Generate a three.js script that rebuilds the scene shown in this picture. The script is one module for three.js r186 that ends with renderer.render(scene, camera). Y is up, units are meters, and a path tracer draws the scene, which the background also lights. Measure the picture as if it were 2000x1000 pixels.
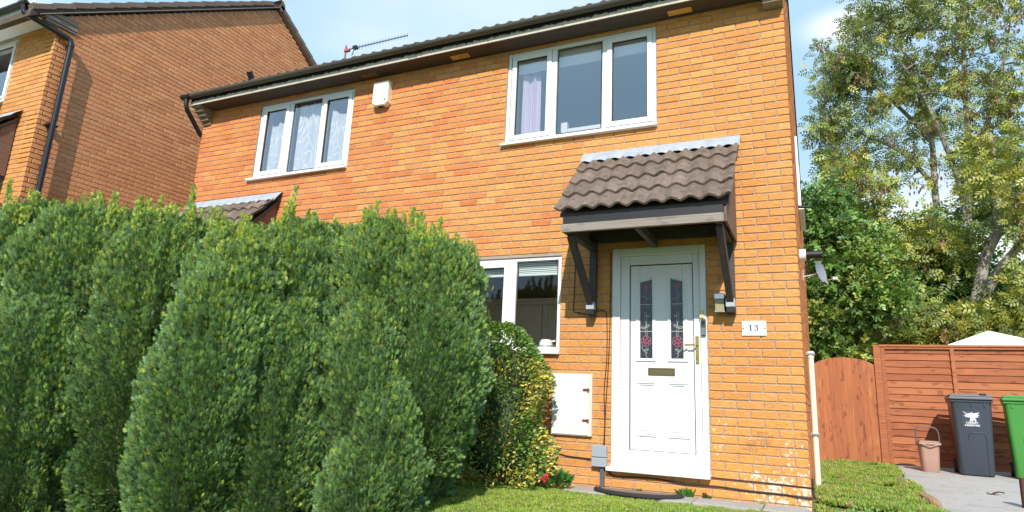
import * as THREE from 'three';
import { mergeGeometries, toCreasedNormals } from 'three/addons/utils/BufferGeometryUtils.js';
import { RoundedBoxGeometry } from 'three/addons/geometries/RoundedBoxGeometry.js';

// ------------------------------------------------------------------ camera, sky, sun, exposure
const scene = new THREE.Scene();
const camera = new THREE.PerspectiveCamera(43.2, 2, 0.05, 600);
camera.position.set(0.0984, 0.7632, 6.108);
camera.rotation.set(0.2307, 0.4426, 0.0458, 'YXZ');
camera.setViewOffset(2000, 1000, 0, 15.3, 2000, 1000);
const renderer = new THREE.WebGLRenderer({ antialias: true });
renderer.toneMapping = THREE.LinearToneMapping;
renderer.toneMappingExposure = 1.27;
renderer.shadowMap.enabled = true;

function rng(seed) { let a = seed >>> 0; return () => { a = (a + 0x6D2B79F5) | 0; let t = Math.imul(a ^ (a >>> 15), 1 | a); t = (t + Math.imul(t ^ (t >>> 7), 61 | t)) ^ t; return ((t ^ (t >>> 14)) >>> 0) / 4294967296; }; }
const lerp = (a, b, t) => a + (b - a) * t, clamp = (x, a = 0, b = 1) => Math.min(b, Math.max(a, x));
const sstep = (a, b, x) => { const t = clamp((x - a) / (b - a)); return t * t * (3 - 2 * t); };
function h2(x, y, s) { let n = Math.imul(x, 374761393) ^ Math.imul(y, 668265263) ^ Math.imul(s, 974634533); n = Math.imul(n ^ (n >>> 13), 1274126177); return ((n ^ (n >>> 16)) >>> 0) / 4294967296; }
function vn(x, y, px, py, s = 0) {                                    // tiling value noise, period px by py
  const x0 = Math.floor(x), y0 = Math.floor(y), fx = x - x0, fy = y - y0, u = fx * fx * (3 - 2 * fx), v = fy * fy * (3 - 2 * fy);
  const a = ((x0 % px) + px) % px, b = (a + 1) % px, c = ((y0 % py) + py) % py, d = (c + 1) % py;
  return lerp(lerp(h2(a, c, s), h2(b, c, s), u), lerp(h2(a, d, s), h2(b, d, s), u), v);
}
function fbm(u, v, fx, fy, oct = 4, s = 0) { let a = 0, w = 0.5, t = 0; for (let o = 0; o < oct; o++) { a += w * vn(u * fx, v * fy, fx, fy, s + o * 7); t += w; w *= 0.5; fx *= 2; fy *= 2; } return a / t; }
function n3(x, y, z, s = 0) {                                         // 3D value noise
  const X = Math.floor(x), Y = Math.floor(y), Z = Math.floor(z), f = x - X, g = y - Y, h = z - Z;
  const u = f * f * (3 - 2 * f), v = g * g * (3 - 2 * g), w = h * h * (3 - 2 * h), H = (a, b, c) => h2(a + c * 57, b + c * 131, s + 11);
  return lerp(lerp(lerp(H(X, Y, Z), H(X + 1, Y, Z), u), lerp(H(X, Y + 1, Z), H(X + 1, Y + 1, Z), u), v), lerp(lerp(H(X, Y, Z + 1), H(X + 1, Y, Z + 1), u), lerp(H(X, Y + 1, Z + 1), H(X + 1, Y + 1, Z + 1), u), v), w);
}
{ // the sky: clear blue, paler towards the horizon, a few thin clouds
  const W = 1024, H = 512, d = new Float32Array(W * H * 4);
  for (let j = 0; j < H; j++) for (let i = 0; i < W; i++) {
    const phi = ((i + 0.5) / W - 0.5) * 2 * Math.PI, th = ((j + 0.5) / H - 0.5) * Math.PI;
    const y = Math.sin(th), c = Math.cos(th), x = c * Math.cos(phi), z = c * Math.sin(phi);
    const e = Math.max(y, 0), t = Math.pow(e, 0.62), u = (i + 0.5) / W;
    let r = lerp(0.68, 0.17, t), g = lerp(0.83, 0.45, t), b = lerp(0.97, 0.78, t);
    const n = fbm(u, (th / Math.PI + 0.5), 14, 18, 5, 3), m = fbm(u, th / Math.PI + 0.5, 6, 9, 3, 9);
    let k = sstep(0.58, 0.80, n * 0.6 + m * 0.45) * 0.4;
    const blob = (bx, by, bz, s) => Math.exp(-((x - bx) ** 2 + (y - by) ** 2 * 6 + (z - bz) ** 2) / s);
    k = Math.max(k, clamp(blob(0.055, 0.50, -0.864, 0.0022) * (0.25 + 1.1 * n)), clamp(blob(0.17, 0.235, -0.955, 0.03) * (0.4 + n)), clamp(blob(-0.85, 0.40, -0.36, 0.01) * (0.4 + n)));
    r = lerp(r, 0.98, k); g = lerp(g, 0.99, k); b = lerp(b, 1.02, k);
    if (y < 0) { r = 0.62; g = 0.78; b = 0.95; }
    const o = (j * W + i) * 4; d[o] = r; d[o + 1] = g; d[o + 2] = b; d[o + 3] = 1;
  }
  const sky = new THREE.DataTexture(d, W, H, THREE.RGBAFormat, THREE.FloatType);
  sky.mapping = THREE.EquirectangularReflectionMapping; sky.magFilter = THREE.LinearFilter; sky.minFilter = THREE.LinearFilter; sky.wrapS = THREE.RepeatWrapping; sky.needsUpdate = true;
  scene.background = sky; scene.environment = sky;
}
const sun = new THREE.DirectionalLight(new THREE.Color(1.0, 0.95, 0.86), 4.3);
sun.position.set(0.31 * 30, 0.83 * 30, 30); sun.target.position.set(-2, 1, 0); sun.position.add(sun.target.position);
sun.castShadow = true; sun.shadow.mapSize.set(4096, 4096);
Object.assign(sun.shadow.camera, { left: -22, right: 22, top: 22, bottom: -22, near: 1, far: 90 });
scene.add(sun, sun.target);

// ------------------------------------------------------------------ helpers
const used = {};
function numbered(n) { const k = used[n] = (used[n] ?? -1) + 1; return k ? n + '_' + String(k).padStart(3, '0') : n; }
function tag(o, label, category, group, kind) { if (label) o.userData.label = label; if (category) o.userData.category = category; if (group) o.userData.group = group; if (kind) o.userData.kind = kind; return o; }
function thing(name, label, category, p = [0, 0, 0], turn = 0, group) { const o = new THREE.Group(); o.name = numbered(name); o.position.set(...p); o.rotation.y = turn; scene.add(o); return tag(o, label, category, group); }
function obj(name, geo, m, parent = scene) { const g = Array.isArray(geo) ? mergeGeometries(geo.map(plain)) : geo; const o = new THREE.Mesh(g, m); o.name = numbered(name); parent.add(o); return o; }
function plain(g) { g = g.index ? g.toNonIndexed() : g; for (const k of Object.keys(g.attributes)) if (!['position', 'normal', 'uv'].includes(k)) g.deleteAttribute(k); if (!g.attributes.uv) g.setAttribute('uv', new THREE.BufferAttribute(new Float32Array(g.attributes.position.count * 2), 2)); return g; }
function struct(name, geo, m, label) { const o = obj(name, geo, m); o.userData.kind = 'structure'; if (label) o.userData.label = label; return o; }
function bx(x0, x1, y0, y1, z0, z1, r = 0) {                          // a box by its bounds, edges rounded by r; uv in metres
  const w = Math.abs(x1 - x0), h = Math.abs(y1 - y0), d = Math.abs(z1 - z0), g = r ? new RoundedBoxGeometry(w, h, d, 1, Math.min(r, w * 0.45, h * 0.45, d * 0.45)) : new THREE.BoxGeometry(w, h, d);
  g.translate((x0 + x1) / 2, (y0 + y1) / 2, (z0 + z1) / 2); return boxUV(plain(g));
}
function boxUV(g) {                                                   // uv in metres, chosen by the way each face points
  const p = g.attributes.position, n = g.attributes.normal, uv = g.attributes.uv;
  for (let i = 0; i < p.count; i++) { const ax = Math.abs(n.getX(i)), ay = Math.abs(n.getY(i)), az = Math.abs(n.getZ(i)); if (az >= ax && az >= ay) uv.setXY(i, p.getX(i), p.getY(i)); else if (ax >= ay) uv.setXY(i, p.getZ(i), p.getY(i)); else uv.setXY(i, p.getX(i), p.getZ(i)); }
  return g;
}
const V = (x, y, z) => new THREE.Vector3(x, y, z);
function bar(a, b, w, h, r = 0.004, up = V(0, 1, 0)) {                // a squared timber from a to b
  a = V(...a); b = V(...b); const d = b.clone().sub(a), L = d.length(), g = boxUV(plain(r ? new RoundedBoxGeometry(w, h, L, 1, r) : new THREE.BoxGeometry(w, h, L)));
  const z = d.normalize(), x = up.clone().cross(z).normalize(), y = z.clone().cross(x);
  return g.applyMatrix4(new THREE.Matrix4().makeBasis(x, y, z).setPosition(a.add(b).multiplyScalar(0.5)));
}
function tube(pts, r, seg = 24, rad = 8, tension = 0.5) { const c = new THREE.CatmullRomCurve3(pts.map(p => V(...p)), false, 'catmullrom', tension); return plain(new THREE.TubeGeometry(c, seg, r, rad)); }
function cyl(x, y0, y1, z, r0, r1 = r0, seg = 16) { return plain(new THREE.CylinderGeometry(r1, r0, y1 - y0, seg).translate(x, (y0 + y1) / 2, z)); }
function poly(pts, depth, bevel = 0) {                                // an outline in x,y given thickness towards +z
  const s = new THREE.Shape(pts.map(p => new THREE.Vector2(...p)));
  return plain(new THREE.ExtrudeGeometry(s, { depth, bevelEnabled: bevel > 0, bevelSize: bevel, bevelThickness: bevel, bevelSegments: 1, curveSegments: 16 }));
}
function framed(x0, x1, y0, y1, wl, wr, wb, wt, z0, z1) {             // four bars round an opening, mitre-free butt joints
  return [bx(x0, x0 + wl, y0, y1, z0, z1, 0.006), bx(x1 - wr, x1, y0, y1, z0, z1, 0.006), bx(x0 + wl, x1 - wr, y0, y0 + wb, z0, z1 - 0.0015, 0.006), bx(x0 + wl, x1 - wr, y1 - wt, y1, z0, z1 - 0.0015, 0.006)];
}
function dataTex(w, h, fn, srgb = false, rep) {
  const d = new Uint8Array(w * h * 4);
  for (let j = 0; j < h; j++) for (let i = 0; i < w; i++) { const c = fn((i + 0.5) / w, (j + 0.5) / h), o = (j * w + i) * 4; for (let k = 0; k < 3; k++) { let v = clamp(Array.isArray(c) ? c[k] : c); if (srgb) v = v <= 0.0031308 ? v * 12.92 : 1.055 * Math.pow(v, 1 / 2.4) - 0.055; d[o + k] = v * 255; } d[o + 3] = 255; }
  const t = new THREE.DataTexture(d, w, h, THREE.RGBAFormat); t.wrapS = t.wrapT = THREE.RepeatWrapping; t.magFilter = THREE.LinearFilter; t.minFilter = THREE.LinearMipmapLinearFilter; t.generateMipmaps = true; t.needsUpdate = true;
  if (srgb) t.colorSpace = THREE.SRGBColorSpace; if (rep) t.repeat.set(...rep); return t;
}
const col = (r, g, b) => new THREE.Color().setRGB(r, g, b);
const std = (c, rough = 0.7, extra = {}) => new THREE.MeshStandardMaterial({ color: Array.isArray(c) ? col(...c) : c, roughness: rough, ...extra });

// ------------------------------------------------------------------ textures and materials
const brickGrain = dataTex(512, 512, (u, v) => { const a = fbm(u, v, 26, 90, 3, 1), b = fbm(u, v, 120, 120, 2, 5), c = fbm(u, v, 9, 20, 2, 8); const k = 0.62 + 0.42 * a + 0.24 * b + 0.14 * c - sstep(0.66, 0.8, b * 0.6 + a * 0.45) * 0.25; return [k, k * (0.94 + 0.12 * a), k * (0.85 + 0.3 * b)].map(x => x * 0.86); }, true, [1 / 0.9, 1 / 0.9]);
const brickBump = dataTex(512, 512, (u, v) => 0.65 * fbm(u, v, 26, 84, 3, 1) + 0.35 * fbm(u, v, 130, 130, 2, 5), false, [1 / 0.9, 1 / 0.9]);
const sandGrain = dataTex(256, 256, (u, v) => { const k = 0.72 + 0.3 * fbm(u, v, 60, 60, 3, 2) + 0.18 * fbm(u, v, 7, 7, 2, 4); return k * 0.9; }, true, [2, 2]);
const M = {};
M.mortar = std([0.45, 0.35, 0.27], 0.95, { map: sandGrain });
M.brickMerged = new THREE.MeshStandardMaterial({ vertexColors: true, map: brickGrain, bumpMap: brickBump, bumpScale: 0.006, roughness: 0.9 });
const brickTones = [[0.72, 0.315, 0.088], [0.74, 0.335, 0.096], [0.71, 0.30, 0.082], [0.75, 0.35, 0.105], [0.69, 0.285, 0.080], [0.73, 0.322, 0.090]];
const redTones = [[0.74, 0.25, 0.074], [0.76, 0.27, 0.08], [0.71, 0.235, 0.068], [0.78, 0.285, 0.085], [0.68, 0.215, 0.062], [0.75, 0.26, 0.076]];
const gableTones = [[0.80, 0.33, 0.135], [0.82, 0.345, 0.145], [0.77, 0.31, 0.125], [0.84, 0.365, 0.155], [0.74, 0.29, 0.118], [0.81, 0.335, 0.137]];
const brickMats = {};
function brickMat(key, c) { return brickMats[key] ??= new THREE.MeshStandardMaterial({ color: col(...c), map: brickGrain, bumpMap: brickBump, bumpScale: 0.006, roughness: 0.9 }); }
// the corner bricks near the ground: salt bloom in white crusts, soot and algae in dark blots
const stain = dataTex(1024, 768, (u, v) => {
  const x = -1.0 + u, y = v * 0.75, a = fbm(u, v, 26, 60, 3, 1), b = fbm(u, v, 120, 110, 2, 5);
  let k = 0.75 + 0.3 * a + 0.2 * b, c = [0.70 * k, 0.295 * k, 0.075 * k];
  const big = fbm(u, v, 7, 7, 4, 21), fine = fbm(u, v, 44, 34, 3, 31), reach = sstep(-0.62, -0.12, x + 0.25 * (0.3 - y)) * sstep(0.5, 0.16, y);
  const soot = sstep(0.64, 0.78, fine * 0.6 + fbm(u, v, 9, 9, 3, 41) * 0.55 + 0.12 * sstep(-0.8, -0.3, x) - Math.abs(y - 0.4) * 0.55);
  c = c.map((q, i) => lerp(q, [0.17, 0.10, 0.045][i], soot * 0.42 * (0.4 + 0.9 * b)));
  const salt = sstep(0.645, 0.80, fine * 0.55 + big * 0.35 + fbm(u, v, 130, 100, 2, 61) * 0.14 + reach * 0.17 + (y < 0.16 && x > -0.45 ? 0.03 : 0));
  c = c.map((q, i) => lerp(q, [0.80, 0.72, 0.62][i], salt * 0.8)); return c;
}, true);
M.stained = new THREE.MeshStandardMaterial({ map: stain, bumpMap: brickBump, bumpScale: 0.006, roughness: 0.92 });
M.white = std([0.80, 0.80, 0.80], 0.35);
M.whiteDoor = std([0.78, 0.78, 0.785], 0.35);
M.gasket = std([0.02, 0.02, 0.022], 0.7);
M.clearGlass = new THREE.MeshPhysicalMaterial({ color: 0xffffff, roughness: 0.01, transmission: 1, thickness: 0, ior: 1.5, side: THREE.DoubleSide });
M.glass = new THREE.MeshPhysicalMaterial({ color: 0xffffff, roughness: 0.01, transmission: 1, thickness: 0, ior: 2.5, side: THREE.DoubleSide });
const woodFine = dataTex(512, 512, (u, v) => { const g = fbm(u, v, 6, 120, 4, 3), w = fbm(u, v, 3, 26, 3, 6); return 0.62 + 0.34 * g + 0.24 * w - sstep(0.62, 0.75, fbm(u, v, 10, 14, 2, 8)) * 0.2; }, true, [0.8, 1.6]);
const woodBump = dataTex(512, 512, (u, v) => fbm(u, v, 6, 140, 4, 3), false, [0.8, 1.6]);
const woodFineV = woodFine.clone(); woodFineV.rotation = Math.PI / 2; woodFineV.needsUpdate = true;
const flakedShade = dataTex(1024, 128, (u, v) => { const n = fbm(u, v, 90, 7, 4, 3), m = fbm(u, v, 260, 12, 2, 9), e = 0.53 + (n * 0.7 + m * 0.3 - 0.5) * 0.75 - (v - 0.40) * 1.5; const p = sstep(0.50, 0.56, e), g = 0.8 + 0.4 * m; return [lerp(0.022, 0.56, p) * g, lerp(0.018, 0.50, p) * g, lerp(0.024, 0.42, p) * g]; }, true);  // flaked paint line; gutter shadow above and lit strip below put into the colour
M.fascia = std(0xffffff, 0.75, { map: flakedShade });
M.soffit = std([0.085, 0.062, 0.058], 0.8, { map: woodFine, bumpMap: woodBump, bumpScale: 0.003 });
M.darkTimber = std([0.075, 0.06, 0.062], 0.7, { map: woodFine, bumpMap: woodBump, bumpScale: 0.004 });
M.greyTimber = std([0.30, 0.255, 0.215], 0.8, { map: woodFine, bumpMap: woodBump, bumpScale: 0.004 });
M.brownTimber = std([0.20, 0.115, 0.085], 0.8, { map: woodFine, bumpMap: woodBump, bumpScale: 0.004 });
M.gutter = std([0.075, 0.07, 0.06], 0.55);
M.gutterBlack = std([0.016, 0.016, 0.02], 0.3);
const tileTex = dataTex(512, 512, (u, v) => { const a = fbm(u, v, 40, 12, 4, 2), b = fbm(u, v, 9, 9, 3, 7), c = fbm(u, v, 70, 70, 2, 12), k = 0.55 + 0.45 * a + 0.3 * b; const l = sstep(0.78, 0.84, c * 0.72 + b * 0.36), d = sstep(0.62, 0.72, fbm(u, v, 22, 22, 3, 17)); return [lerp(k * lerp(1, 0.7, d), 1.5, l) * 0.62, lerp(k * lerp(1, 0.68, d), 1.5, l) * 0.62, lerp(k * lerp(1, 0.66, d), 1.4, l) * 0.62]; }, true, [1.1, 1.1]);
const tileBump = dataTex(256, 256, (u, v) => fbm(u, v, 50, 50, 3, 2), false, [2.2, 2.2]);
const tileMats = [[0.30, 0.215, 0.165], [0.33, 0.24, 0.19], [0.275, 0.195, 0.15], [0.31, 0.225, 0.18]].map(c => std(c, 0.92, { map: tileTex, bumpMap: tileBump, bumpScale: 0.004 }));
const leadTex = dataTex(256, 256, (u, v) => 0.7 + 0.35 * fbm(u, v, 8, 8, 4, 3) + 0.15 * fbm(u, v, 50, 4, 2, 6), true, [1.5, 1.5]);
M.lead = std([0.42, 0.46, 0.50], 0.6, { map: leadTex, metalness: 0.2 });
const mossTex = dataTex(512, 512, (u, v) => { const a = fbm(u, v, 6, 6, 4, 3), b = fbm(u, v, 60, 60, 3, 5), k = 0.8 + 0.35 * a + 0.25 * b; const m = sstep(0.6, 0.7, a * 0.6 + b * 0.4); return [lerp(k, k * 0.72, m) * 0.85, lerp(k, k * 0.74, m) * 0.85, lerp(k, k * 0.66, m) * 0.85]; }, true, [0.7, 0.7]);
M.concrete = std([0.47, 0.445, 0.42], 0.9, { map: mossTex, bumpMap: sandGrain, bumpScale: 0.004 });
M.slab = std([0.42, 0.385, 0.36], 0.9, { map: mossTex, bumpMap: sandGrain, bumpScale: 0.004 });
const soil = dataTex(512, 512, (u, v) => { const a = fbm(u, v, 10, 10, 4, 3), b = fbm(u, v, 90, 90, 3, 5); const k = 0.45 + 0.6 * a + 0.4 * b; return [0.11 * k + 0.05 * a, 0.16 * k, 0.03 * k]; }, true);
M.ground = new THREE.MeshStandardMaterial({ map: soil, roughness: 1 });
const fenceTex = dataTex(512, 512, (u, v) => { const g = fbm(u, v, 4, 90, 4, 3), w = fbm(u, v, 3, 14, 3, 6), q = fbm(u, v, 5, 7, 4, 12), kn = sstep(0.70, 0.78, fbm(u, v, 9, 16, 2, 21)); const k = 0.62 + 0.34 * g + 0.28 * w, f = sstep(0.60, 0.74, q * 0.7 + g * 0.3); return [lerp(k, k * 1.25, f) * (1 - 0.35 * kn), lerp(k, k * 1.5, f) * (1 - 0.4 * kn), lerp(k, k * 1.7, f) * (1 - 0.4 * kn)].map(x => x * 0.85); }, true, [0.9, 1.4]);
const fenceMats = [[0.43, 0.136, 0.054], [0.47, 0.155, 0.062], [0.39, 0.118, 0.047], [0.52, 0.18, 0.07]].map(c => std(c, 0.8, { map: fenceTex, bumpMap: woodBump, bumpScale: 0.003 }));
M.brass = std([0.55, 0.38, 0.12], 0.3, { metalness: 0.9 });
M.antiqueBrass = std([0.24, 0.20, 0.09], 0.35, { metalness: 0.8 });
M.steel = std([0.6, 0.6, 0.6], 0.3, { metalness: 0.9 });
M.black = std([0.012, 0.012, 0.014], 0.5);
M.room = std([0.55, 0.53, 0.56], 0.9);
M.roomLilac = std([0.60, 0.58, 0.70], 0.9);
M.floor = std([0.25, 0.2, 0.16], 0.9);
M.plaster = std([0.6, 0.58, 0.54], 0.9);

const gy = z => z < 0 ? Math.min(0.16, -0.019 * z) : z > 1.0 ? -0.085 * Math.min(z - 1.0, 6) : 0;               // the ground rises gently behind the house front

// ------------------------------------------------------------------ brickwork
function brickGeo(w, h, uo, vo, world) {                              // one brick face: chamfered front, short sides; centred, front at z = 0
  const c = 0.0045, d = 0.016, X = w / 2, Y = h / 2, P = [], N = [], U = [];
  const q = (a, b, e, f) => { const n = V(...b).sub(V(...a)).cross(V(...e).sub(V(...a))).normalize(); for (const p of [a, b, e, a, e, f]) { P.push(...p); N.push(n.x, n.y, n.z); U.push(p[0] + uo, p[1] + vo); } };
  const f = (sx, sy) => [sx * (X - c), sy * (Y - c), 0], g = (sx, sy) => [sx * X, sy * Y, -c], k = (sx, sy) => [sx * X, sy * Y, -d];
  q(f(-1, -1), f(1, -1), f(1, 1), f(-1, 1));
  const r = [[-1, -1], [1, -1], [1, 1], [-1, 1]];
  for (let i = 0; i < 4; i++) { const a = r[i], b = r[(i + 1) % 4]; q(g(...a), g(...b), f(...b), f(...a)); q(k(...a), k(...b), g(...b), g(...a)); }
  const o = new THREE.BufferGeometry(); o.setAttribute('position', new THREE.Float32BufferAttribute(P, 3)); o.setAttribute('normal', new THREE.Float32BufferAttribute(N, 3)); o.setAttribute('uv', new THREE.Float32BufferAttribute(U, 2)); return o;
}
const sharedBricks = {};
// rows of stretcher bond on a wall: along u from uA to uB, courses from vA to vB; opens = [u0,u1,v0,v1]; half(row) shifts a row by half a brick
function layBricks(uA, uB, vBase, rA, rB, opens, limit, vTop = 99) {
  const out = [];
  for (let r = rA; r <= rB; r++) {
    let v0 = vBase + 0.075 * r - 0.0325, v1 = v0 + 0.065; v1 = Math.min(v1, vTop); if (v1 - v0 < 0.015) continue;
    const shift = (r & 1) ? 0 : 0.1125;
    for (let k = -1; k < (uB - uA) / 0.225 + 2; k++) {
      let b = uB - k * 0.225 - (k < 0 ? 0 : 0) - shift + (shift ? 0.225 : 0), a = b - 0.215;
      if (shift && k === -1) continue;
      b = Math.min(b, uB); a = Math.max(a, uA); if (b - a < 0.03) continue;
      let segs = [[a, b, v0, v1]];
      for (const [o0, o1, p0, p1] of opens) segs = segs.flatMap(([s, e, y0, y1]) => {
        if (e <= o0 || s >= o1 || y1 <= p0 || y0 >= p1) return [[s, e, y0, y1]];
        const ov = Math.min(y1, p1) - Math.max(y0, p0);
        if (ov < 0.45 * (y1 - y0)) return y0 < p0 ? [[s, e, y0, p0]] : [[s, e, p1, y1]];
        return [[s, Math.min(e, o0), y0, y1], [Math.max(s, o1), e, y0, y1]].filter(q => q[1] - q[0] > 0.025);
      });
      for (const q of segs) { if (limit) { const l = limit(q); if (!l) continue; if (l[1] - l[0] < 0.03) continue; q[0] = l[0]; q[1] = l[1]; } if (q[3] - q[2] > 0.012) out.push(q); }
    }
  }
  return out;
}
const camP = camera.position.clone();
camera.updateMatrixWorld(); camera.updateProjectionMatrix();
const inView = p => { const q = p.clone().project(camera); return Math.abs(q.x) < 1.0 && Math.abs(q.y) < 1.0 && q.z < 1; };
// turns bricks into single meshes where the photo shows them largest, and one joined part for the rest
function buildBricks(parent, bricks, place, turn, tonesAt, key, hiddenAt, special, maxSingle, extraMerged = []) {
  const R = rng(key.length * 977 + bricks.length), m4 = new THREE.Matrix4(), q4 = new THREE.Quaternion().setFromEuler(new THREE.Euler(0, turn, 0)), nrm = V(0, 0, 1).applyQuaternion(q4);
  const list = bricks.map(b => { const [u0, u1, v0, v1] = b, c = V(...place((u0 + u1) / 2, (v0 + v1) / 2)), to = camP.clone().sub(c), L = to.length(); const sees = inView(c) && !hiddenAt(c); return { b, c, score: sees ? Math.max(0, to.dot(nrm) / L) * (u1 - u0) * (v1 - v0) / (L * L) + (special && special(c) ? 9 : 0) : -1 }; });
  list.sort((p, q) => q.score - p.score);
  const merged = [];
  const single = list.slice(0, maxSingle).filter(p => p.score > 0).length;
  list.forEach((p, i) => {
    const [u0, u1, v0, v1] = p.b, w = u1 - u0, h = v1 - v0, tones = tonesAt(p.c, R), ti = Math.floor(R() * tones.length), off = (R() - 0.5) * 0.003;
    const pos = p.c.clone().addScaledVector(nrm, off), tilt = new THREE.Quaternion().setFromEuler(new THREE.Euler((R() - 0.5) * 0.012, turn + (R() - 0.5) * 0.008, 0, 'YXZ'));
    if (i < single) {
      let g;
      const sp = special && special(p.c);
      if (sp) g = brickGeo(w, h, p.c.x + 1.0, p.c.y / 0.75, true);
      else { const vi = Math.floor(R() * 6), kk = w.toFixed(3) + h.toFixed(3) + vi; g = sharedBricks[kk] ??= brickGeo(w, h, vi * 0.37, vi * 0.213); }
      if (sp) { const a = g.attributes.uv, po = g.attributes.position; for (let k = 0; k < a.count; k++) a.setXY(k, p.c.x + po.getX(k) + 1.0, (p.c.y + po.getY(k)) / 0.75); }
      const o = new THREE.Mesh(g, sp ? M.stained : brickMat(tones === gableTones ? 'g' + ti : tones === redTones ? 'r' + ti : 'b' + ti, tones[ti]));
      o.name = numbered('brick'); o.position.copy(pos); o.quaternion.copy(tilt); parent.add(o);
    } else merged.push([w, h, pos, tilt, tones[ti], R()]);
  });
  for (const e of extraMerged) merged.push(e(R));
  // the rest: one joined mesh with a colour per brick
  const P = [], N = [], U = [], C = [], a = V(), b = V();
  for (const [w, h, pos, tilt, tone, r] of merged) {
    const g = brickGeo(w, h, r * 7.3, r * 3.1), p = g.attributes.position, n = g.attributes.normal, u = g.attributes.uv, j = 0.92 + 0.16 * ((r * 13) % 1);
    for (let i = 0; i < p.count; i++) { a.fromBufferAttribute(p, i).applyQuaternion(tilt).add(pos); b.fromBufferAttribute(n, i).applyQuaternion(tilt); P.push(a.x, a.y, a.z); N.push(b.x, b.y, b.z); U.push(u.getX(i), u.getY(i)); C.push(tone[0] * j, tone[1] * j, tone[2] * j); }
  }
  const g = new THREE.BufferGeometry(); g.setAttribute('position', new THREE.Float32BufferAttribute(P, 3)); g.setAttribute('normal', new THREE.Float32BufferAttribute(N, 3)); g.setAttribute('uv', new THREE.Float32BufferAttribute(U, 2)); g.setAttribute('color', new THREE.Float32BufferAttribute(C, 3));
  const o = obj('brickwork', g, M.brickMerged, parent); o.userData.kind = 'stuff';
}
function wallShape(x0, x1, y0, y1, holes, depth) {                    // a wall with openings, front face at z = 0, thickness behind
  const s = new THREE.Shape([new THREE.Vector2(x0, y0), new THREE.Vector2(x1, y0), new THREE.Vector2(x1, y1), new THREE.Vector2(x0, y1)]);
  for (const [a, b, c, d] of holes) s.holes.push(new THREE.Path([new THREE.Vector2(a, c), new THREE.Vector2(a, d), new THREE.Vector2(b, d), new THREE.Vector2(b, c)]));
  return plain(new THREE.ExtrudeGeometry(s, { depth, bevelEnabled: false })).translate(0, 0, -depth);
}
// ------------------------------------------------------------------ joinery and roof pieces
// a window: outer frame with mullions and casements; lights = [glass x0, x1, opener?]; a part of `house`, glass and sill its sub-parts
function makeWindow(house, x0, x1, y0, y1, z, lights, sillOver = 0.03, glass = M.glass) {
  const o = 0.04, F = [...framed(x0, x1, y0, y1, o, o, o, o, z - 0.06, z)], sub = [];
  let prev = x0 + o;
  const w = obj('window', F, M.white, house);
  lights.forEach(([a, b, opener], i) => {
    if (i) { const pe = lights[i - 1][1] + (lights[i - 1][2] ? 0.058 : 0.008), ns = a - (opener ? 0.058 : 0.008); obj('mullion', bx(pe, ns, y0 + o, y1 - o, z - 0.06, z - 0.003, 0.005), M.white, w); }
    const gy0 = opener ? y0 + o + 0.058 : y0 + o + 0.01, gy1 = opener ? y1 - o - 0.058 : y1 - o - 0.01;
    if (opener) obj('casement', framed(a - 0.056, b + 0.056, gy0 - 0.056, gy1 + 0.056, 0.056, 0.056, 0.056, 0.056, z - 0.05, z + 0.012), M.white, w);
    obj('gasket', framed(a - 0.002, b + 0.002, gy0 - 0.002, gy1 + 0.002, 0.009, 0.009, 0.009, 0.009, z - 0.03, z - (opener ? 0.002 : 0.014)), M.gasket, w);
    obj('pane', bx(a, b, gy0, gy1, z - 0.0205, z - 0.0195), glass, w);
  });
  obj('sill', [bx(x0 - sillOver, x1 + 0.012, y0 - 0.034, y0 - 0.002, z - 0.05, 0.052, 0.006), bx(x0 - sillOver, x1 + 0.012, y0 - 0.002, y0 + 0.006, z + 0.002, 0.03, 0.003)], M.white, w);
  return w;
}
const tileGeos = [0, 1, 2, 3].map(k => {                              // an interlocking double-roll tile: width 0.31 (x), length 0.32 (down the slope, -y), rolls towards +z
  const W = 0.31, L = 0.325, n = 12, P = [], I = [], T = 0.02, R = rng(k + 5), f = x => 0.036 * Math.pow(0.5 + 0.5 * Math.cos((x / 0.155) * 2 * Math.PI), 0.75), js = R() * 0.004;
  const U = [], row = (y, dz) => { for (let i = 0; i <= n; i++) { const x = -W / 2 + W * i / n; P.push(x, y + (R() - 0.5) * 0.004, f(x + 0.02) + dz + (R() - 0.5) * 0.002); U.push(x + k * 0.37, y + k * 0.53); } };
  row(0, 0); row(-L, js); row(-L, js - T); row(0, -T);
  for (let s = 0; s < 3; s++) for (let i = 0; i < n; i++) { const a = s * (n + 1) + i, b = a + 1, c = a + n + 1, d = c + 1; I.push(a, c, b, b, c, d); }
  const g = new THREE.BufferGeometry(); g.setAttribute('position', new THREE.Float32BufferAttribute(P, 3)); g.setAttribute('uv', new THREE.Float32BufferAttribute(U, 2)); g.setIndex(I); return toCreasedNormals(g, 0.9);
});
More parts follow.
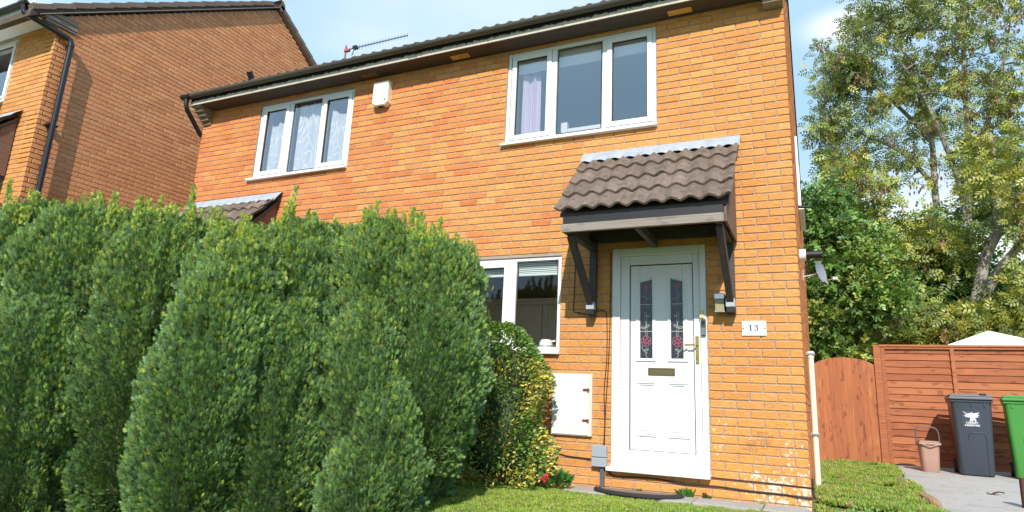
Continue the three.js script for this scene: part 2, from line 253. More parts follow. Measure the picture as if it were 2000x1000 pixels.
// tiles laid on a slope: from the top edge (y0,z0) to the eave (y1,z1), between x0 and x1
function layTiles(parent, x0, x1, y0, z0, y1, z1, rows, seed) {
  const R = rng(seed), n = Math.round((x1 - x0) / 0.31), w = (x1 - x0) / n, L = Math.hypot(y1 - y0, z1 - z0), a = Math.atan2(z1 - z0, y0 - y1);
  for (let r = 0; r < rows; r++) for (let i = 0; i < n; i++) {
    const t = r / rows, o = new THREE.Mesh(tileGeos[Math.floor(R() * 4)], tileMats[Math.floor(R() * 4)]);
    o.name = numbered('roof_tile'); o.position.set(x0 + (i + 0.5) * w, lerp(y0, y1, t), lerp(z0, z1, t)); o.rotation.set(-a - 0.085 + (R() - 0.5) * 0.012, (R() - 0.5) * 0.012, (R() - 0.5) * 0.01, 'XYZ'); o.scale.set(w / 0.31, L / rows / 0.28, 1); parent.add(o);
  }
}
// a tiled porch canopy on timber brackets; a part of `house`, everything it is made of its sub-parts
function porchCanopy(house, x0, x1, Y, Z, seed, flash = 1) {
  const e = (x, y, z) => [x, y + Y, z + Z], c = obj('porch_canopy', [bx(x0 + 0.06, x1 - 0.07, 2.26 + Y, 2.335 + Y, 0.775 + Z, 0.81 + Z, 0.004)], M.greyTimber, house); c.userData.label = 'tiled porch canopy on timber brackets';
  obj('fascia_board', [bx(x0 + 0.065, x1 - 0.075, 2.335 + Y, 2.41 + Y, 0.745 + Z, 0.79 + Z, 0.004)], M.black, c);
  layTiles(c, x0, x1, 3.235 + Y, 0.03 + Z, 2.47 + Y, 0.80 + Z, 4, seed);
  obj('tile_bed', poly([[0.02, 3.2], [0.78, 2.44], [0.78, 2.41], [0.02, 3.14]].map(([z, y]) => [z + Z, y + Y]), x1 - x0 - 0.06).rotateY(-Math.PI / 2).translate(x1 - 0.03, 0, 0), M.darkTimber, c);
  const g = new THREE.PlaneGeometry(1, 1, 64, 6), pp = g.attributes.position;
  for (let i = 0; i < pp.count; i++) { const s = pp.getX(i) + 0.5, t = 0.5 - pp.getY(i), x = lerp(x0 - 0.03 + 0.02 * t, x1 + 0.015, s), roll = 0.02 * Math.sin(s * (x1 - x0) / 0.155 * 2 * Math.PI) * t; pp.setXYZ(i, x, 3.325 + Y - t * t * 0.02 - sstep(0.28, 1, t) * 0.125 + roll * 0.35 * t + 0.003 * h2(i, 1, seed), Z + 0.006 + sstep(0.2, 1, t) * 0.135 + roll * 0.35 * t); }
  g.computeVertexNormals(); const lead = M.lead.clone(); lead.side = THREE.DoubleSide; obj('flashing', plain(g), lead, c);
  // side cheeks: sloping boards
  for (const sx of [x0 + 0.05, x1 - 0.075]) for (let k = 0; k < 4; k++) { const zt = 0.77 - k * 0.19, y = lerp(3.14, 2.41, (zt - 0.03) / 0.75); if (y - 0.03 > 2.33 || k < 4) { const a = 2.27 + k * 0.0; obj('cheek_board', poly([[zt, Math.max(a, 2.27)], [zt - 0.183, Math.max(a, 2.27)], [zt - 0.183, y + 0.16], [zt, y - 0.02]].map(([z, yy]) => [z + Z, yy + Y]), 0.022 - (k & 1) * 0.006).rotateY(-Math.PI / 2).translate(sx + 0.025, 0, 0), M.brownTimber, c); } }
  for (const bxx of [x0 + 0.115, (x0 + x1) / 2 - 0.03, x1 - 0.115]) obj('joist', bar(e(bxx, 2.29, 0.06), e(bxx, 2.29, 0.775), 0.05, 0.075), M.darkTimber, c);
  obj('wall_plate', bx(x0 + 0.06, x1 - 0.06, 2.335 + Y, 2.45 + Y, 0.004 + Z, 0.05 + Z, 0.004), M.darkTimber, c);
  for (const bxx of [x0 + 0.115, x1 - 0.115]) {
    obj('post', bx(bxx - 0.035, bxx + 0.035, 1.6 + Y, 2.335 + Y, 0.003 + Z, 0.065 + Z, 0.005), M.darkTimber, c);
    obj('brace', bar(e(bxx, 1.70, 0.085), e(bxx, 2.25, 0.72), 0.058, 0.07, 0.005), M.darkTimber, c);
    obj('bracket_cap', [bx(bxx - 0.04, bxx + 0.04, 1.655 + Y, 1.73 + Y, 0.066 + Z, 0.135 + Z, 0.006)], M.lead, c);
    obj('bracket_foot', bx(bxx - 0.038, bxx + 0.038, 1.605 + Y, 1.654 + Y, 0.066 + Z, 0.13 + Z, 0.006), M.black, c);
  }
  return c;
}
// a stack of plain tiles corbelled out under the eaves, along z
function corbel(house, x0, x1, y, Z, n = 5) { for (let i = 0; i < n; i++) obj('corbel_tile', bx(x0, x1, y - 0.05 * (i + 1) + 0.006, y - 0.05 * i, -0.2 + Z, 0.235 - 0.052 * i + Z, 0.006), M.corbel, house); }
M.corbel = std([0.30, 0.24, 0.19], 0.9, { map: mossTex });
// a half-round gutter along x
function gutterGeo(x0, x1, y, z, r = 0.05) { const s = new THREE.Shape(); s.absarc(0, 0, r, Math.PI, 2 * Math.PI, false); s.absarc(0, 0, r - 0.005, 2 * Math.PI, Math.PI, true); return plain(new THREE.ExtrudeGeometry(s, { depth: x1 - x0, bevelEnabled: false, curveSegments: 12 })).rotateY(Math.PI / 2).translate(x0, y, z); }

// ------------------------------------------------------------------ the house with the white door
const house = thing('semi_detached_house', 'orange brick semi-detached house with white door, tiled porch canopy and dark gutter', 'house');
{
  const HX = -7.95, D = -8.05, EV = 4.725;
  const WR = [-2.957, -1.240, 3.565, 4.685], WL = [-6.811, -5.176, 3.562, 4.650], WK = [-3.28, -2.228, 1.262, 2.243], DR = [-1.683, -0.792, 0.195, 2.275];
  const opens = [WR, WL, WK, DR];
  obj('front_wall', wallShape(HX + 0.006, -0.008, -0.2, EV + 0.14, opens.map(([a, b, c, d]) => [a, b, c - (c > 1 ? 0.02 : 0), d]), 0.24).translate(0, 0, -0.008), M.mortar, house);
  const gab = (x, t) => poly([[-0.008, -0.2], [D + 0.008, -0.2], [D + 0.008, EV + 0.1], [-4.02, EV + 2.5], [-0.008, EV + 0.1]].map(([z, y]) => [-z, y]), t).rotateY(Math.PI / 2).translate(x, 0, 0);
  obj('side_wall', bx(-0.25, -0.008, -0.2, EV + 0.1, D + 0.26, -0.249), M.mortar, house);
  obj('gable_wall', poly([[0.249, EV + 0.1], [-D - 0.26, EV + 0.1], [4.02, EV + 2.4]], 0.242).rotateY(Math.PI / 2).translate(-0.25, 0, 0), M.mortar, house);
  obj('far_side_wall', bx(HX + 0.006, HX + 0.25, -0.2, EV + 0.1, D + 0.26, -0.249), M.mortar, house);
  obj('far_gable_wall', poly([[0.249, EV + 0.1], [-D - 0.26, EV + 0.1], [4.02, EV + 2.4]], 0.242).rotateY(Math.PI / 2).translate(HX + 0.007, 0, 0), M.mortar, house);
  obj('back_wall', bx(HX + 0.006, -0.008, -0.2, EV + 0.1, D, D + 0.259), M.mortar, house);
  obj('party_wall', bx(-4.2, -4.0, -0.1, EV - 0.02, D + 0.26, -0.25), M.plaster, house);
  obj('partition', [bx(HX + 0.251, -4.201, -0.1, EV - 0.02, -3.9, -3.8), bx(-1.93, -1.83, -0.1, 2.4, -3.799, -0.251)], M.plaster, house);
  obj('partition', [bx(-3.999, -0.251, -0.1, EV - 0.02, -2.6, -2.5)], M.roomLilac, house);
  obj('upper_floor', bx(HX + 0.255, -0.255, 2.42, 2.62, D + 0.27, -0.255), M.floor, house);
  obj('ground_floor', bx(HX + 0.255, -0.255, -0.15, 0.17, D + 0.27, -0.255), M.floor, house);
  obj('ceiling', bx(HX + 0.255, -0.255, EV - 0.015, EV + 0.06, D + 0.27, -0.255), M.plaster, house);
  [WR, WL, WK].forEach(([a, b, c, d]) => obj('window_reveal', [bx(a + 0.001, a + 0.012, c, d, -0.32, -0.085), bx(b - 0.012, b - 0.001, c, d, -0.32, -0.085), bx(a, b, c - 0.03, c - 0.002, -0.34, -0.085)], M.white, house));
  // bricks of the front, of the narrow flank and of the plinth
  const hidden = p => (p.x < -2.15 && p.y < 1.3) || (p.x < -2.4 && p.y < 2.0) || (p.x < -4.5 && p.y < 2.9) || (p.x > -1.95 && p.x < -0.5 && p.y > 2.25 && p.y < 3.3);
  const front = layBricks(HX, 0, 0.06, -2, 62, opens.map(([a, b, c, d]) => [a - 0.004, b + 0.004, c - (c > 1 ? 0.03 : 0.0), d + 0.004]), null, EV - 0.004);
  const flank = [];
  for (let r = -2; r <= 95; r++) for (let k = 0; k < 36; k++) { const s = (r & 1) ? 0.1125 : 0, z1 = -k * 0.225 - s + (k ? 0 : 0), z0 = Math.max(z1 - 0.215, D + 0.01); if (k === 0 && s) flank.push([0.1025, 0.06 + 0.075 * r, -0.051]); if (z1 - z0 > 0.05 && 0.06 + 0.075 * r < EV + 0.05 + 2.4 * (1 - Math.abs((z0 + z1) / 2 + 4.02) / 4.02)) flank.push([z1 - z0, 0.06 + 0.075 * r, (z0 + z1) / 2 - (k || s ? 0 : 0.003)]); }
  const sideQ = new THREE.Quaternion().setFromEuler(new THREE.Euler(0, Math.PI / 2, 0));
  buildBricks(house, front, (u, v) => [u, v, 0], 0, (c, R) => R() < sstep(-1.5, -6.5, c.x + (R() - 0.5) * 1.5) ? redTones : brickTones, 'front', hidden, c => c.x > -0.95 && c.y < 0.68 ? 1 : 0, 298,
    flank.map(([w, y, z]) => R => [w - (z > -0.11 ? 0.004 : 0), 0.065, V(0.0005 + (R() - 0.5) * 0.002, y, z - (z > -0.11 ? 0.003 : 0)), sideQ, redTones[Math.floor(R() * 6)].map(q => q * 0.9), R()]));
  // windows
  const zf = -0.022;
  makeWindow(house, ...WR, zf, [[-2.846, -2.472, 1], [-2.345, -1.835, 0], [-1.715, -1.336, 1]]).userData.label = 'three-light upper window above the porch canopy';
  makeWindow(house, ...WL, zf, [[-6.700, -6.345, 1], [-6.215, -5.735, 0], [-5.625, -5.272, 1]], 0.06).userData.label = 'three-light upper window with net curtains';
  makeWindow(house, ...WK, zf, [[-3.170, -2.885, 1], [-2.735, -2.276, 0]], 0.03, M.clearGlass).userData.label = 'kitchen window behind the bush';
  // the door
  const [dx0, dx1, dy0, dy1] = DR, dr = obj('door', [...framed(-1.513, -0.917, 0.368, 2.102, 0.0965, 0.0965, 0.13, 0.14, -0.085, -0.040), bx(-1.42, -1.01, 0.49, 2.0, -0.085, -0.047), bx(-1.285, -1.15, 0.498, 1.98, -0.0469, -0.0405, 0.003), bx(-1.4165, -1.2855, 1.0, 1.19, -0.0469, -0.0405), bx(-1.1495, -1.0135, 1.0, 1.19, -0.0469, -0.0405)], M.whiteDoor, house);
  dr.userData.label = 'white panelled front door with two rose glass lights';
  obj('door_frame', [...framed(dx0, dx1, dy0, dy1, 0.078, 0.056, 0.15, 0.08, -0.09, 0.004), ...framed(dx0 + 0.08, dx1 - 0.058, dy0 + 0.151, dy1 - 0.081, 0.085, 0.062, 0.02, 0.085, -0.09, -0.022)], M.whiteDoor, dr);
  obj('door_gap', framed(-1.519, -0.911, 0.362, 2.109, 0.009, 0.009, 0.007, 0.010, -0.09, -0.036), M.gasket, dr);
  obj('threshold', [bx(dx0 - 0.03, dx1 + 0.008, dy0 - 0.022, dy0 + 0.012, -0.05, 0.075, 0.006), bx(dx0 - 0.005, dx1 + 0.001, dy0 + 0.012, dy0 + 0.035, -0.05, 0.02, 0.004)], M.whiteDoor, dr);
  const ring = (pts, t, z0, z1) => { const c = pts.reduce((s, p) => [s[0] + p[0] / 4, s[1] + p[1] / 4], [0, 0]), gs = []; for (let i = 0; i < 4; i++) { const a = pts[i], b = pts[(i + 1) % 4]; gs.push(bar([a[0], a[1], (z0 + z1) / 2], [b[0], b[1], (z0 + z1) / 2], z1 - z0 + i * 0.0007, t, 0.003, V(0, 0, 1)).translate(0, 0, 0)); } return gs; };
  const barXY = (a, b, t, z0, z1) => { const L = Math.hypot(b[0] - a[0], b[1] - a[1]); return plain(new RoundedBoxGeometry(L + t, t, z1 - z0, 1, 0.003)).rotateZ(Math.atan2(b[1] - a[1], b[0] - a[0])).translate((a[0] + b[0]) / 2, (a[1] + b[1]) / 2, (z0 + z1) / 2); };
  const loop = (pts, t, z0, z1) => pts.map((p, i) => barXY(p, pts[(i + 1) % pts.length], t, z0, z1 + (i & 1) * 0.0008));
  for (const s of [0, 1]) {
    const X = x => s ? -2.424 - x : x, q = [[-1.445, 1.185], [-1.279, 1.185], [-1.279, 1.995], [-1.445, 1.952]].map(([x, y]) => [X(x), y]);
    const m = obj('moulding', [...loop(q, 0.016, -0.046, -0.028), ...loop(q.map(([x, y]) => [lerp(x, X(-1.362), 0.17), lerp(y, 1.57, 0.035)]), 0.012, -0.046, -0.034)], M.whiteDoor, dr);
    obj('rose_glass', (() => { const g = poly([[-1.424, 1.208], [-1.3, 1.208], [-1.3, 1.962], [-1.424, 1.932]].map(([x, y]) => [X(x), y]), 0.003).translate(0, 0, -0.0465), p = g.attributes.position, u = g.attributes.uv; for (let i = 0; i < p.count; i++) u.setXY(i, s ? 1 - (p.getX(i) + 1.124) / 0.124 : (p.getX(i) + 1.424) / 0.124, (p.getY(i) - 1.208) / 0.754); return g; })(), M.roseGlass ??= roseGlass(), dr);
    const b = [[-1.457, 0.502], [-1.276, 0.502], [-1.276, 0.98], [-1.457, 0.98]].map(([x, y]) => [X(x), y]);
    obj('panel', [...loop(b, 0.014, -0.047, -0.031), ...loop(b.map(([x, y]) => [lerp(x, X(-1.3665), 0.2), lerp(y, 0.741, 0.07)]), 0.01, -0.047, -0.037), bx(Math.min(X(-1.43), X(-1.303)), Math.max(X(-1.43), X(-1.303)), 0.545, 0.938, -0.047, -0.041, 0.003)], M.whiteDoor, dr);
  }
  obj('letter_plate', [...framed(-1.341, -1.09, 1.048, 1.118, 0.014, 0.014, 0.014, 0.014, -0.0405, -0.030), bx(-1.328, -1.103, 1.061, 1.105, -0.0405, -0.034, 0.003)], M.antiqueBrass, dr);
  obj('door_handle', [bx(-0.897, -0.867, 1.162, 1.412, -0.0215, -0.010, 0.004), tube([[-0.882, 1.33, -0.012], [-0.882, 1.33, 0.012], [-0.895, 1.33, 0.02], [-0.99, 1.328, 0.021]], 0.008, 20, 8, 0.1), cyl(-0.882, 1.205, 1.235, -0.009, 0.008)], M.brass, dr);
  porchCanopy(house, -1.985, -0.45, 0, 0, 11);
  porchCanopy(house, -7.88, -6.2, -0.01, 0, 29).userData.label = 'second porch canopy half hidden by the hedge';
  // eaves
  obj('soffit', [bx(HX - 0.0, -0.182, EV, EV + 0.016, -0.006, 0.236)], M.soffit, house);
  const fasc = bx(HX - 0.005, 0.012, EV - 0.006, EV + 0.135, 0.236, 0.256, 0.003); { const u = fasc.attributes.uv, p = fasc.attributes.position; for (let i = 0; i < u.count; i++) u.setXY(i, p.getX(i) / 2.4, (p.getY(i) - EV + 0.006) / 0.145); }
  obj('fascia_board', fasc, M.fascia, house);
  const gut = obj('gutter', gutterGeo(HX - 0.09, 0.06, 4.851, 0.309), M.gutter, house); M.gutter.side = THREE.DoubleSide;
  for (const x of [-7.35, -6.72, -5.86, -4.95, -3.98, -3.07, -2.16, -1.2, -0.35]) obj('gutter_bracket', [gutterGeo(x - 0.012, x + 0.012, 4.851, 0.309, 0.055), bx(x - 0.011, x + 0.011, 4.84, 4.862, 0.256, 0.30)], M.gutter, gut);
  obj('gutter_joint', [gutterGeo(-4.12, -4.06, 4.851, 0.309, 0.058), gutterGeo(-4.055, -4.03, 4.851, 0.309, 0.06), gutterGeo(-4.15, -4.125, 4.851, 0.309, 0.06)], M.gutter, gut);
  obj('gutter_outlet', [gutterGeo(HX - 0.1, HX + 0.06, 4.853, 0.309, 0.06), plain(new THREE.SphereGeometry(0.06, 12, 8, 0, Math.PI * 2, Math.PI / 2, Math.PI / 2)).translate(HX - 0.1, 4.853, 0.309)], M.gutterBlack, gut);
  obj('downpipe', [tube([[HX - 0.03, 4.81, 0.309], [HX - 0.03, 4.71, 0.309], [HX - 0.035, 4.66, 0.28], [HX - 0.05, 4.40, 0.0], [HX - 0.05, 4.33, -0.06], [HX - 0.05, 4.2, -0.09], [HX - 0.05, 0.1, -0.09]], 0.034, 60, 10, 0.2)], M.gutterBlack, house);
  corbel(house, HX + 0.0, HX + 0.17, EV + 0.02, 0); corbel(house, -0.18, 0.002, EV + 0.02, 0, 3);
  // soffit vents
  const vent = (x, c, m2, plainFace) => { const v = obj('soffit_vent', [...framed(x - 0.12, x + 0.12, -0.045, 0.045, 0.012, 0.012, 0.014, 0.014, 0, 0.008), ...(plainFace ? [bx(x - 0.108, x + 0.108, -0.031, 0.031, 0.0, 0.005)] : [bx(x - 0.108, x - 0.02, -0.031, 0.031, 0, 0.005), ...Array.from({ length: 6 }, (_, i) => bx(x - 0.012 + i * 0.021, x + 0.0 + i * 0.021, -0.031, 0.031, 0, 0.006))])].map(g => g.rotateX(Math.PI / 2).translate(0, EV, 0.095)), m2, house); };
  const ochre = std([0.72, 0.42, 0.13], 0.6), brown = std([0.22, 0.10, 0.05], 0.6);
  vent(-4.87, 0, brown, true); vent(-3.55, 0, ochre, false); vent(-0.97, 0, ochre, true);
  // roof: tiled slope, the eaves row made tile by tile
  const ridge = [EV + 2.5, -4.02];
  const sl = (za, ya, zb, yb) => poly([[za, ya], [zb, yb], [zb, yb - 0.09], [za, ya - 0.09]].map(([z, y]) => [-z, y]), 8.0).rotateY(Math.PI / 2).translate(HX - 0.03, 0, 0);
  const roof = obj('roof', [sl(0.17, 4.90, -4.02, ridge[0] + 0.04), sl(-8.27, 4.88, -4.02, ridge[0] + 0.041)], std([0.15, 0.105, 0.08], 0.95, { map: tileTex }), house);
  layTiles(roof, HX - 0.06, 0.015, 4.974, 0.08, 4.83, 0.302, 1, 77);
  obj('ridge_tile', plain(new THREE.CylinderGeometry(0.13, 0.13, 7.98, 16, 1, true, 0, Math.PI)).rotateZ(Math.PI / 2).rotateX(-Math.PI / 2).translate(HX / 2, ridge[0] + 0.02, -4.02), tileMats[0], roof);
  // flank: a slim white window, boxes and pipes
  const sw = obj('window', [bx(0.002, 0.032, 3.35, 4.33, -3.72, -3.66, 0.004), bx(0.002, 0.032, 3.35, 4.33, -2.72, -2.66, 0.004), bx(0.002, 0.032, 3.35, 3.41, -3.659, -2.721, 0.004), bx(0.002, 0.032, 4.27, 4.33, -3.659, -2.721, 0.004)], M.white, house); sw.userData.label = 'slim white window seen edge-on in the flank';
  obj('pane', bx(0.003, 0.010, 3.411, 4.269, -3.658, -2.722), M.glass, sw); obj('sill', bx(0.002, 0.07, 3.31, 3.348, -3.75, -2.63, 0.006), M.white, sw);
  obj('waste_pipe', [tube([[0.048, 0.02, -1.4], [0.048, 0.6, -1.4], [0.048, 1.37, -1.4]], 0.029, 10, 12), cyl(0.048, 1.33, 1.40, -1.4, 0.034)], std([0.78, 0.74, 0.58], 0.4), house);
  obj('pipe_clip', [bx(0.001, 0.09, 1.36, 1.385, -1.44, -1.36, 0.003), bx(0.001, 0.09, 0.55, 0.575, -1.44, -1.36, 0.003)], M.steel, house);
  obj('overflow_pipe', [tube([[0.0, 3.31, -2.5], [0.08, 3.30, -2.5], [0.142, 3.295, -2.5]], 0.018, 8, 8)], M.black, house);
  obj('flue_pipe', [cyl(0, 0, 0.21, 0, 0.04).rotateZ(-Math.PI / 2).translate(0.005, 2.345, -1.0)], M.black, house);
  obj('flue_collar', [cyl(0, 0, 0.062, 0, 0.062, 0.062, 16).rotateZ(-Math.PI / 2).translate(0.002, 2.345, -1.0)], M.white, house);
}
function roseGlass() {                                                // leaded glass print: clear dark ground with two red roses, green leaves and white lead lines
  const c = document.createElement('canvas'); c.width = 160; c.height = 960; const g = c.getContext('2d');
  g.fillStyle = '#2c2c31'; g.fillRect(0, 0, 160, 960);
  const R = rng(5); for (let i = 0; i < 900; i++) { g.fillStyle = `rgba(${R() < 0.5 ? '20,20,24' : '110,110,118'},0.16)`; g.beginPath(); g.ellipse(R() * 160, R() * 960, 3 + R() * 9, 2 + R() * 6, R() * 3, 0, 7); g.fill(); }
  g.lineCap = 'round';
  const line = (pts, w, s) => { g.strokeStyle = s; g.lineWidth = w; g.beginPath(); pts.forEach((p, i) => i ? g.quadraticCurveTo(p[0], p[1], p[2], p[3]) : g.moveTo(...p)); g.stroke(); };
  const leaf = (x, y, a, l, f, lead) => { g.save(); g.translate(x, y); g.rotate(a); g.fillStyle = f; g.strokeStyle = lead; g.lineWidth = 5; g.beginPath(); g.moveTo(0, 0); g.quadraticCurveTo(l * 0.5, -l * 0.42, l, 0); g.quadraticCurveTo(l * 0.5, l * 0.42, 0, 0); g.fill(); g.stroke(); g.restore(); };
  const rose = (x, y, r, f, lead) => { g.fillStyle = f; g.strokeStyle = lead; g.lineWidth = 4; for (let i = 0; i < 6; i++) { const a = i * 1.05 + 0.3; g.beginPath(); g.ellipse(x + Math.cos(a) * r * 0.55, y + Math.sin(a) * r * 0.55, r * 0.5, r * 0.42, a, 0, 7); g.fill(); g.stroke(); } g.beginPath(); g.ellipse(x, y, r * 0.5, r * 0.46, 0, 0, 7); g.fill(); g.stroke(); g.beginPath(); g.arc(x, y, r * 0.24, 0.4, 4.6); g.stroke(); };
  const L = '#b4b2ae', G = '#0b6b46', RD = '#5c1029', DK = '#6f7076';
  for (const y of [310, 640]) line([[0, y], [80, y, 160, y]], 7, L);
  line([[70, 405], [52, 470, 84, 540], [60, 620, 84, 700]], 4, L); line([[84, 405], [98, 470, 84, 560], [98, 640, 96, 700]], 4, L);
  leaf(80, 450, 0.15, 44, G, L); leaf(78, 590, -0.55, 56, G, L); leaf(74, 600, 3.3, 56, G, L);
  rose(82, 760, 62, RD, '#a8848c'); line([[30, 820], [40, 880, 92, 900], [60, 900, 96, 955]], 5, L); leaf(60, 872, -0.35, 56, G, L);
  line([[90, 60], [70, 180, 84, 330]], 6, DK); leaf(78, 220, 3.5, 44, '#24302c', DK); leaf(86, 240, 0.1, 50, '#24302c', DK); leaf(84, 330, 0.2, 44, '#24302c', DK);
  g.fillStyle = '#8a1426'; g.strokeStyle = '#3a1a20'; g.lineWidth = 5; g.beginPath(); g.moveTo(84, 50); g.quadraticCurveTo(130, 70, 96, 140); g.quadraticCurveTo(46, 130, 60, 80); g.quadraticCurveTo(70, 60, 84, 50); g.fill(); g.stroke();
  const t = new THREE.CanvasTexture(c); t.colorSpace = THREE.SRGBColorSpace; return new THREE.MeshPhysicalMaterial({ map: t, roughness: 0.25, clearcoat: 0.4, clearcoatRoughness: 0.15 });
}

// ------------------------------------------------------------------ the neighbouring house, gable towards us
const neighbour = thing('neighbouring_house', 'brown-orange brick house next door with plain gable wall and white eaves', 'house');
{
  const X = -10.1, Z0 = 1.093, Z1 = -6.95, B = 1.3, EV = 6.07, RZ = -2.95, RY = 8.80, W = 8.2;
  const win = [-12.5, -11.125, 4.95, 6.02];
  const roofY = z => EV + 0.12 + (RY - EV - 0.12) * (z > RZ ? (Z0 - z) / (Z0 - RZ) : (z - Z1) / (RZ - Z1));
  obj('front_wall', wallShape(X - W, X - 0.008, B - 1.5, EV + 0.1, [win], 0.24).translate(0, 0, Z0 - 0.008), M.mortar, neighbour);
  obj('gable_wall', poly([[-Z0 + 0.008, B - 1.5], [-Z1, B - 1.5], [-Z1, EV + 0.1], [-RZ, RY - 0.02], [-Z0 + 0.008, EV + 0.1]], 0.242).rotateY(Math.PI / 2).translate(X - 0.25, 0, 0), M.mortar, neighbour);
  obj('back_wall', bx(X - W, X - 0.26, B - 1.5, EV + 0.1, Z1, Z1 + 0.24), M.mortar, neighbour);
  obj('far_wall', bx(X - W - 0.24, X - W - 0.001, B - 1.5, EV + 0.1, Z1, Z0 - 0.01), M.mortar, neighbour);
  obj('floor', [bx(X - W, X - 0.26, 3.8, 4.0, Z1 + 0.25, Z0 - 0.26), bx(X - W, X - 0.26, EV + 0.02, EV + 0.08, Z1 + 0.25, Z0 - 0.26), bx(X - W, X - 0.26, 4.0, EV, -2.8, -2.7)], M.room, neighbour);
  const hid = p => p.y < 3.3 || (p.z < -0.3 && p.y < 3.0) || (p.z < -2.2 && p.y < 6.2);
  const g = layBricks(-Z0, -Z1, B, -17, 103, [], ([a, b, y0, y1]) => { const ym = y1; let s = a, e = b; const uMax = ym > EV + 0.12 ? -(Z0 - (ym - EV - 0.12) / (RY - EV - 0.12) * (Z0 - RZ)) : -Z0; const uEnd = ym > EV + 0.12 ? -(Z1 + (ym - EV - 0.12) / (RY - EV - 0.12) * (RZ - Z1)) : -Z1; s = Math.max(s, uMax); e = Math.min(e, uEnd); return e > s ? [s, e] : null; });
  const fr = layBricks(X - W, X, B, -17, 63, [[win[0] - 0.004, win[1] + 0.004, win[2] - 0.03, win[3] + 0.004]], null, EV - 0.004);
  const q0 = new THREE.Quaternion();
  buildBricks(neighbour, g, (u, v) => [X, v, -u], Math.PI / 2, () => gableTones, 'gable', hid, null, 300,
    fr.map(([a, b, c, d]) => R => [b - a, d - c, V((a + b) / 2 - (b > X - 0.01 ? 0.004 : 0), (c + d) / 2, Z0 + (R() - 0.5) * 0.003), q0, brickTones[Math.floor(R() * 6)], R()]));
  makeWindow(neighbour, ...win, Z0 - 0.02, [[-12.38, -11.93, 1], [-11.78, -11.24, 1]]);
  neighbour.children.filter(o => o.name.startsWith('window')).forEach(o => { o.children.filter(c => c.name.startsWith('sill')).forEach(c => c.position.z = Z0 - 0.0); });
  porchCanopy(neighbour, X - 2.6, X - 0.42, 1.36, Z0, 41).userData.label = 'tiled porch canopy of the house next door';
  obj('soffit', bx(X - W, X + 0.02, EV, EV + 0.016, Z0 - 0.004, Z0 + 0.36), M.white, neighbour);
  obj('fascia_board', bx(X - W, X + 0.03, EV - 0.01, EV + 0.14, Z0 + 0.36, Z0 + 0.382, 0.004), M.white, neighbour);
  const gb = obj('gutter', gutterGeo(X - W, X + 0.02, 6.17, Z0 + 0.435), M.gutterBlack, neighbour);
  M.gutterBlack.side = THREE.DoubleSide;
  obj('gutter_outlet', [gutterGeo(X - 0.2, X - 0.04, 6.172, Z0 + 0.435, 0.06), gutterGeo(X - 0.02, X + 0.022, 6.172, Z0 + 0.435, 0.056)], M.gutterBlack, gb);
  obj('downpipe', [tube([[X - 0.12, 6.13, Z0 + 0.435], [X - 0.12, 6.02, Z0 + 0.42], [X - 0.08, 5.98, Z0 + 0.37], [X + 0.08, 5.85, 0.96], [X + 0.1, 5.80, 0.92], [X + 0.1, 5.70, 0.915], [X + 0.1, 4.4, 0.92], [X + 0.1, 1.5, 0.92]], 0.04, 90, 12, 0.15), cyl(X + 0.1, 5.72, 5.78, 0.915, 0.046)], M.gutterBlack, neighbour);
  obj('pipe_bracket', [bx(X + 0.001, X + 0.11, 4.42, 4.45, 0.85, 0.99, 0.003), bx(X + 0.001, X + 0.11, 2.8, 2.83, 0.85, 0.99, 0.003)], M.gutterBlack, neighbour);
  for (let i = 0; i < 5; i++) obj('corbel_tile', bx(X - 0.1, X + 0.02 + 0.012 * (i & 1), EV + 0.13 - 0.042 * (i + 1) + 0.006, EV + 0.13 - 0.042 * i, 0.83, 1.40 - 0.03 * i, 0.004), M.corbel, neighbour);
  obj('flue_pipe', tube([[X, 6.74, -2.45], [X + 0.12, 6.76, -2.45], [X + 0.16, 6.84, -2.42], [X + 0.17, 6.96, -2.33]], 0.06, 20, 10, 0.4), M.black, neighbour);
  const sl = (za, ya, zb, yb) => poly([[za, ya], [zb, yb], [zb, yb - 0.1], [za, ya - 0.1]].map(([z, y]) => [-z, y]), W + 0.3).rotateY(Math.PI / 2).translate(X - W - 0.24, 0, 0);
  const s = (RY - EV - 0.12) / (Z0 - RZ), ex = 0.42, rf = obj('roof', [sl(Z0 + ex, EV + 0.2 - s * ex + 0.03, RZ, RY + 0.11), sl(Z1 - 0.3, EV + 0.2 - s * 0.3 + 0.03, RZ, RY + 0.112)], std([0.16, 0.12, 0.095], 0.95, { map: tileTex }), neighbour);
  const R = rng(9);
  for (const side of [1, -1]) for (let i = 0; i < 16; i++) {          // verge: tile ends bedded in mortar, one piece per course
    const L = 0.318, z = side > 0 ? Z0 + ex - i * L * Math.cos(0.58) : Z1 - 0.3 + i * L * Math.cos(0.58), z2 = z - side * L * 1.1 * Math.cos(0.58);
    if (side > 0 ? z2 < RZ - 0.05 : z2 > RZ + 0.05) continue;
    const ya = side > 0 ? EV + 0.235 + (Z0 - z) * s : EV + 0.235 + (z - Z1) * s, yb = side > 0 ? EV + 0.235 + (Z0 - z2) * s : EV + 0.235 + (z2 - Z1) * s;
    obj('verge_tile', bar([X + 0.03, ya + 0.035, z], [X + 0.03, yb + 0.01, z2], 0.12, 0.085 + 0.012 * R(), 0.01), tileMats[i & 3], rf);
    obj('verge_mortar', bar([X + 0.02, ya - 0.035, z - side * 0.01], [X + 0.02, yb - 0.045, z2], 0.07 + 0.01 * R(), 0.07, 0.01), M.corbel, rf);
  }
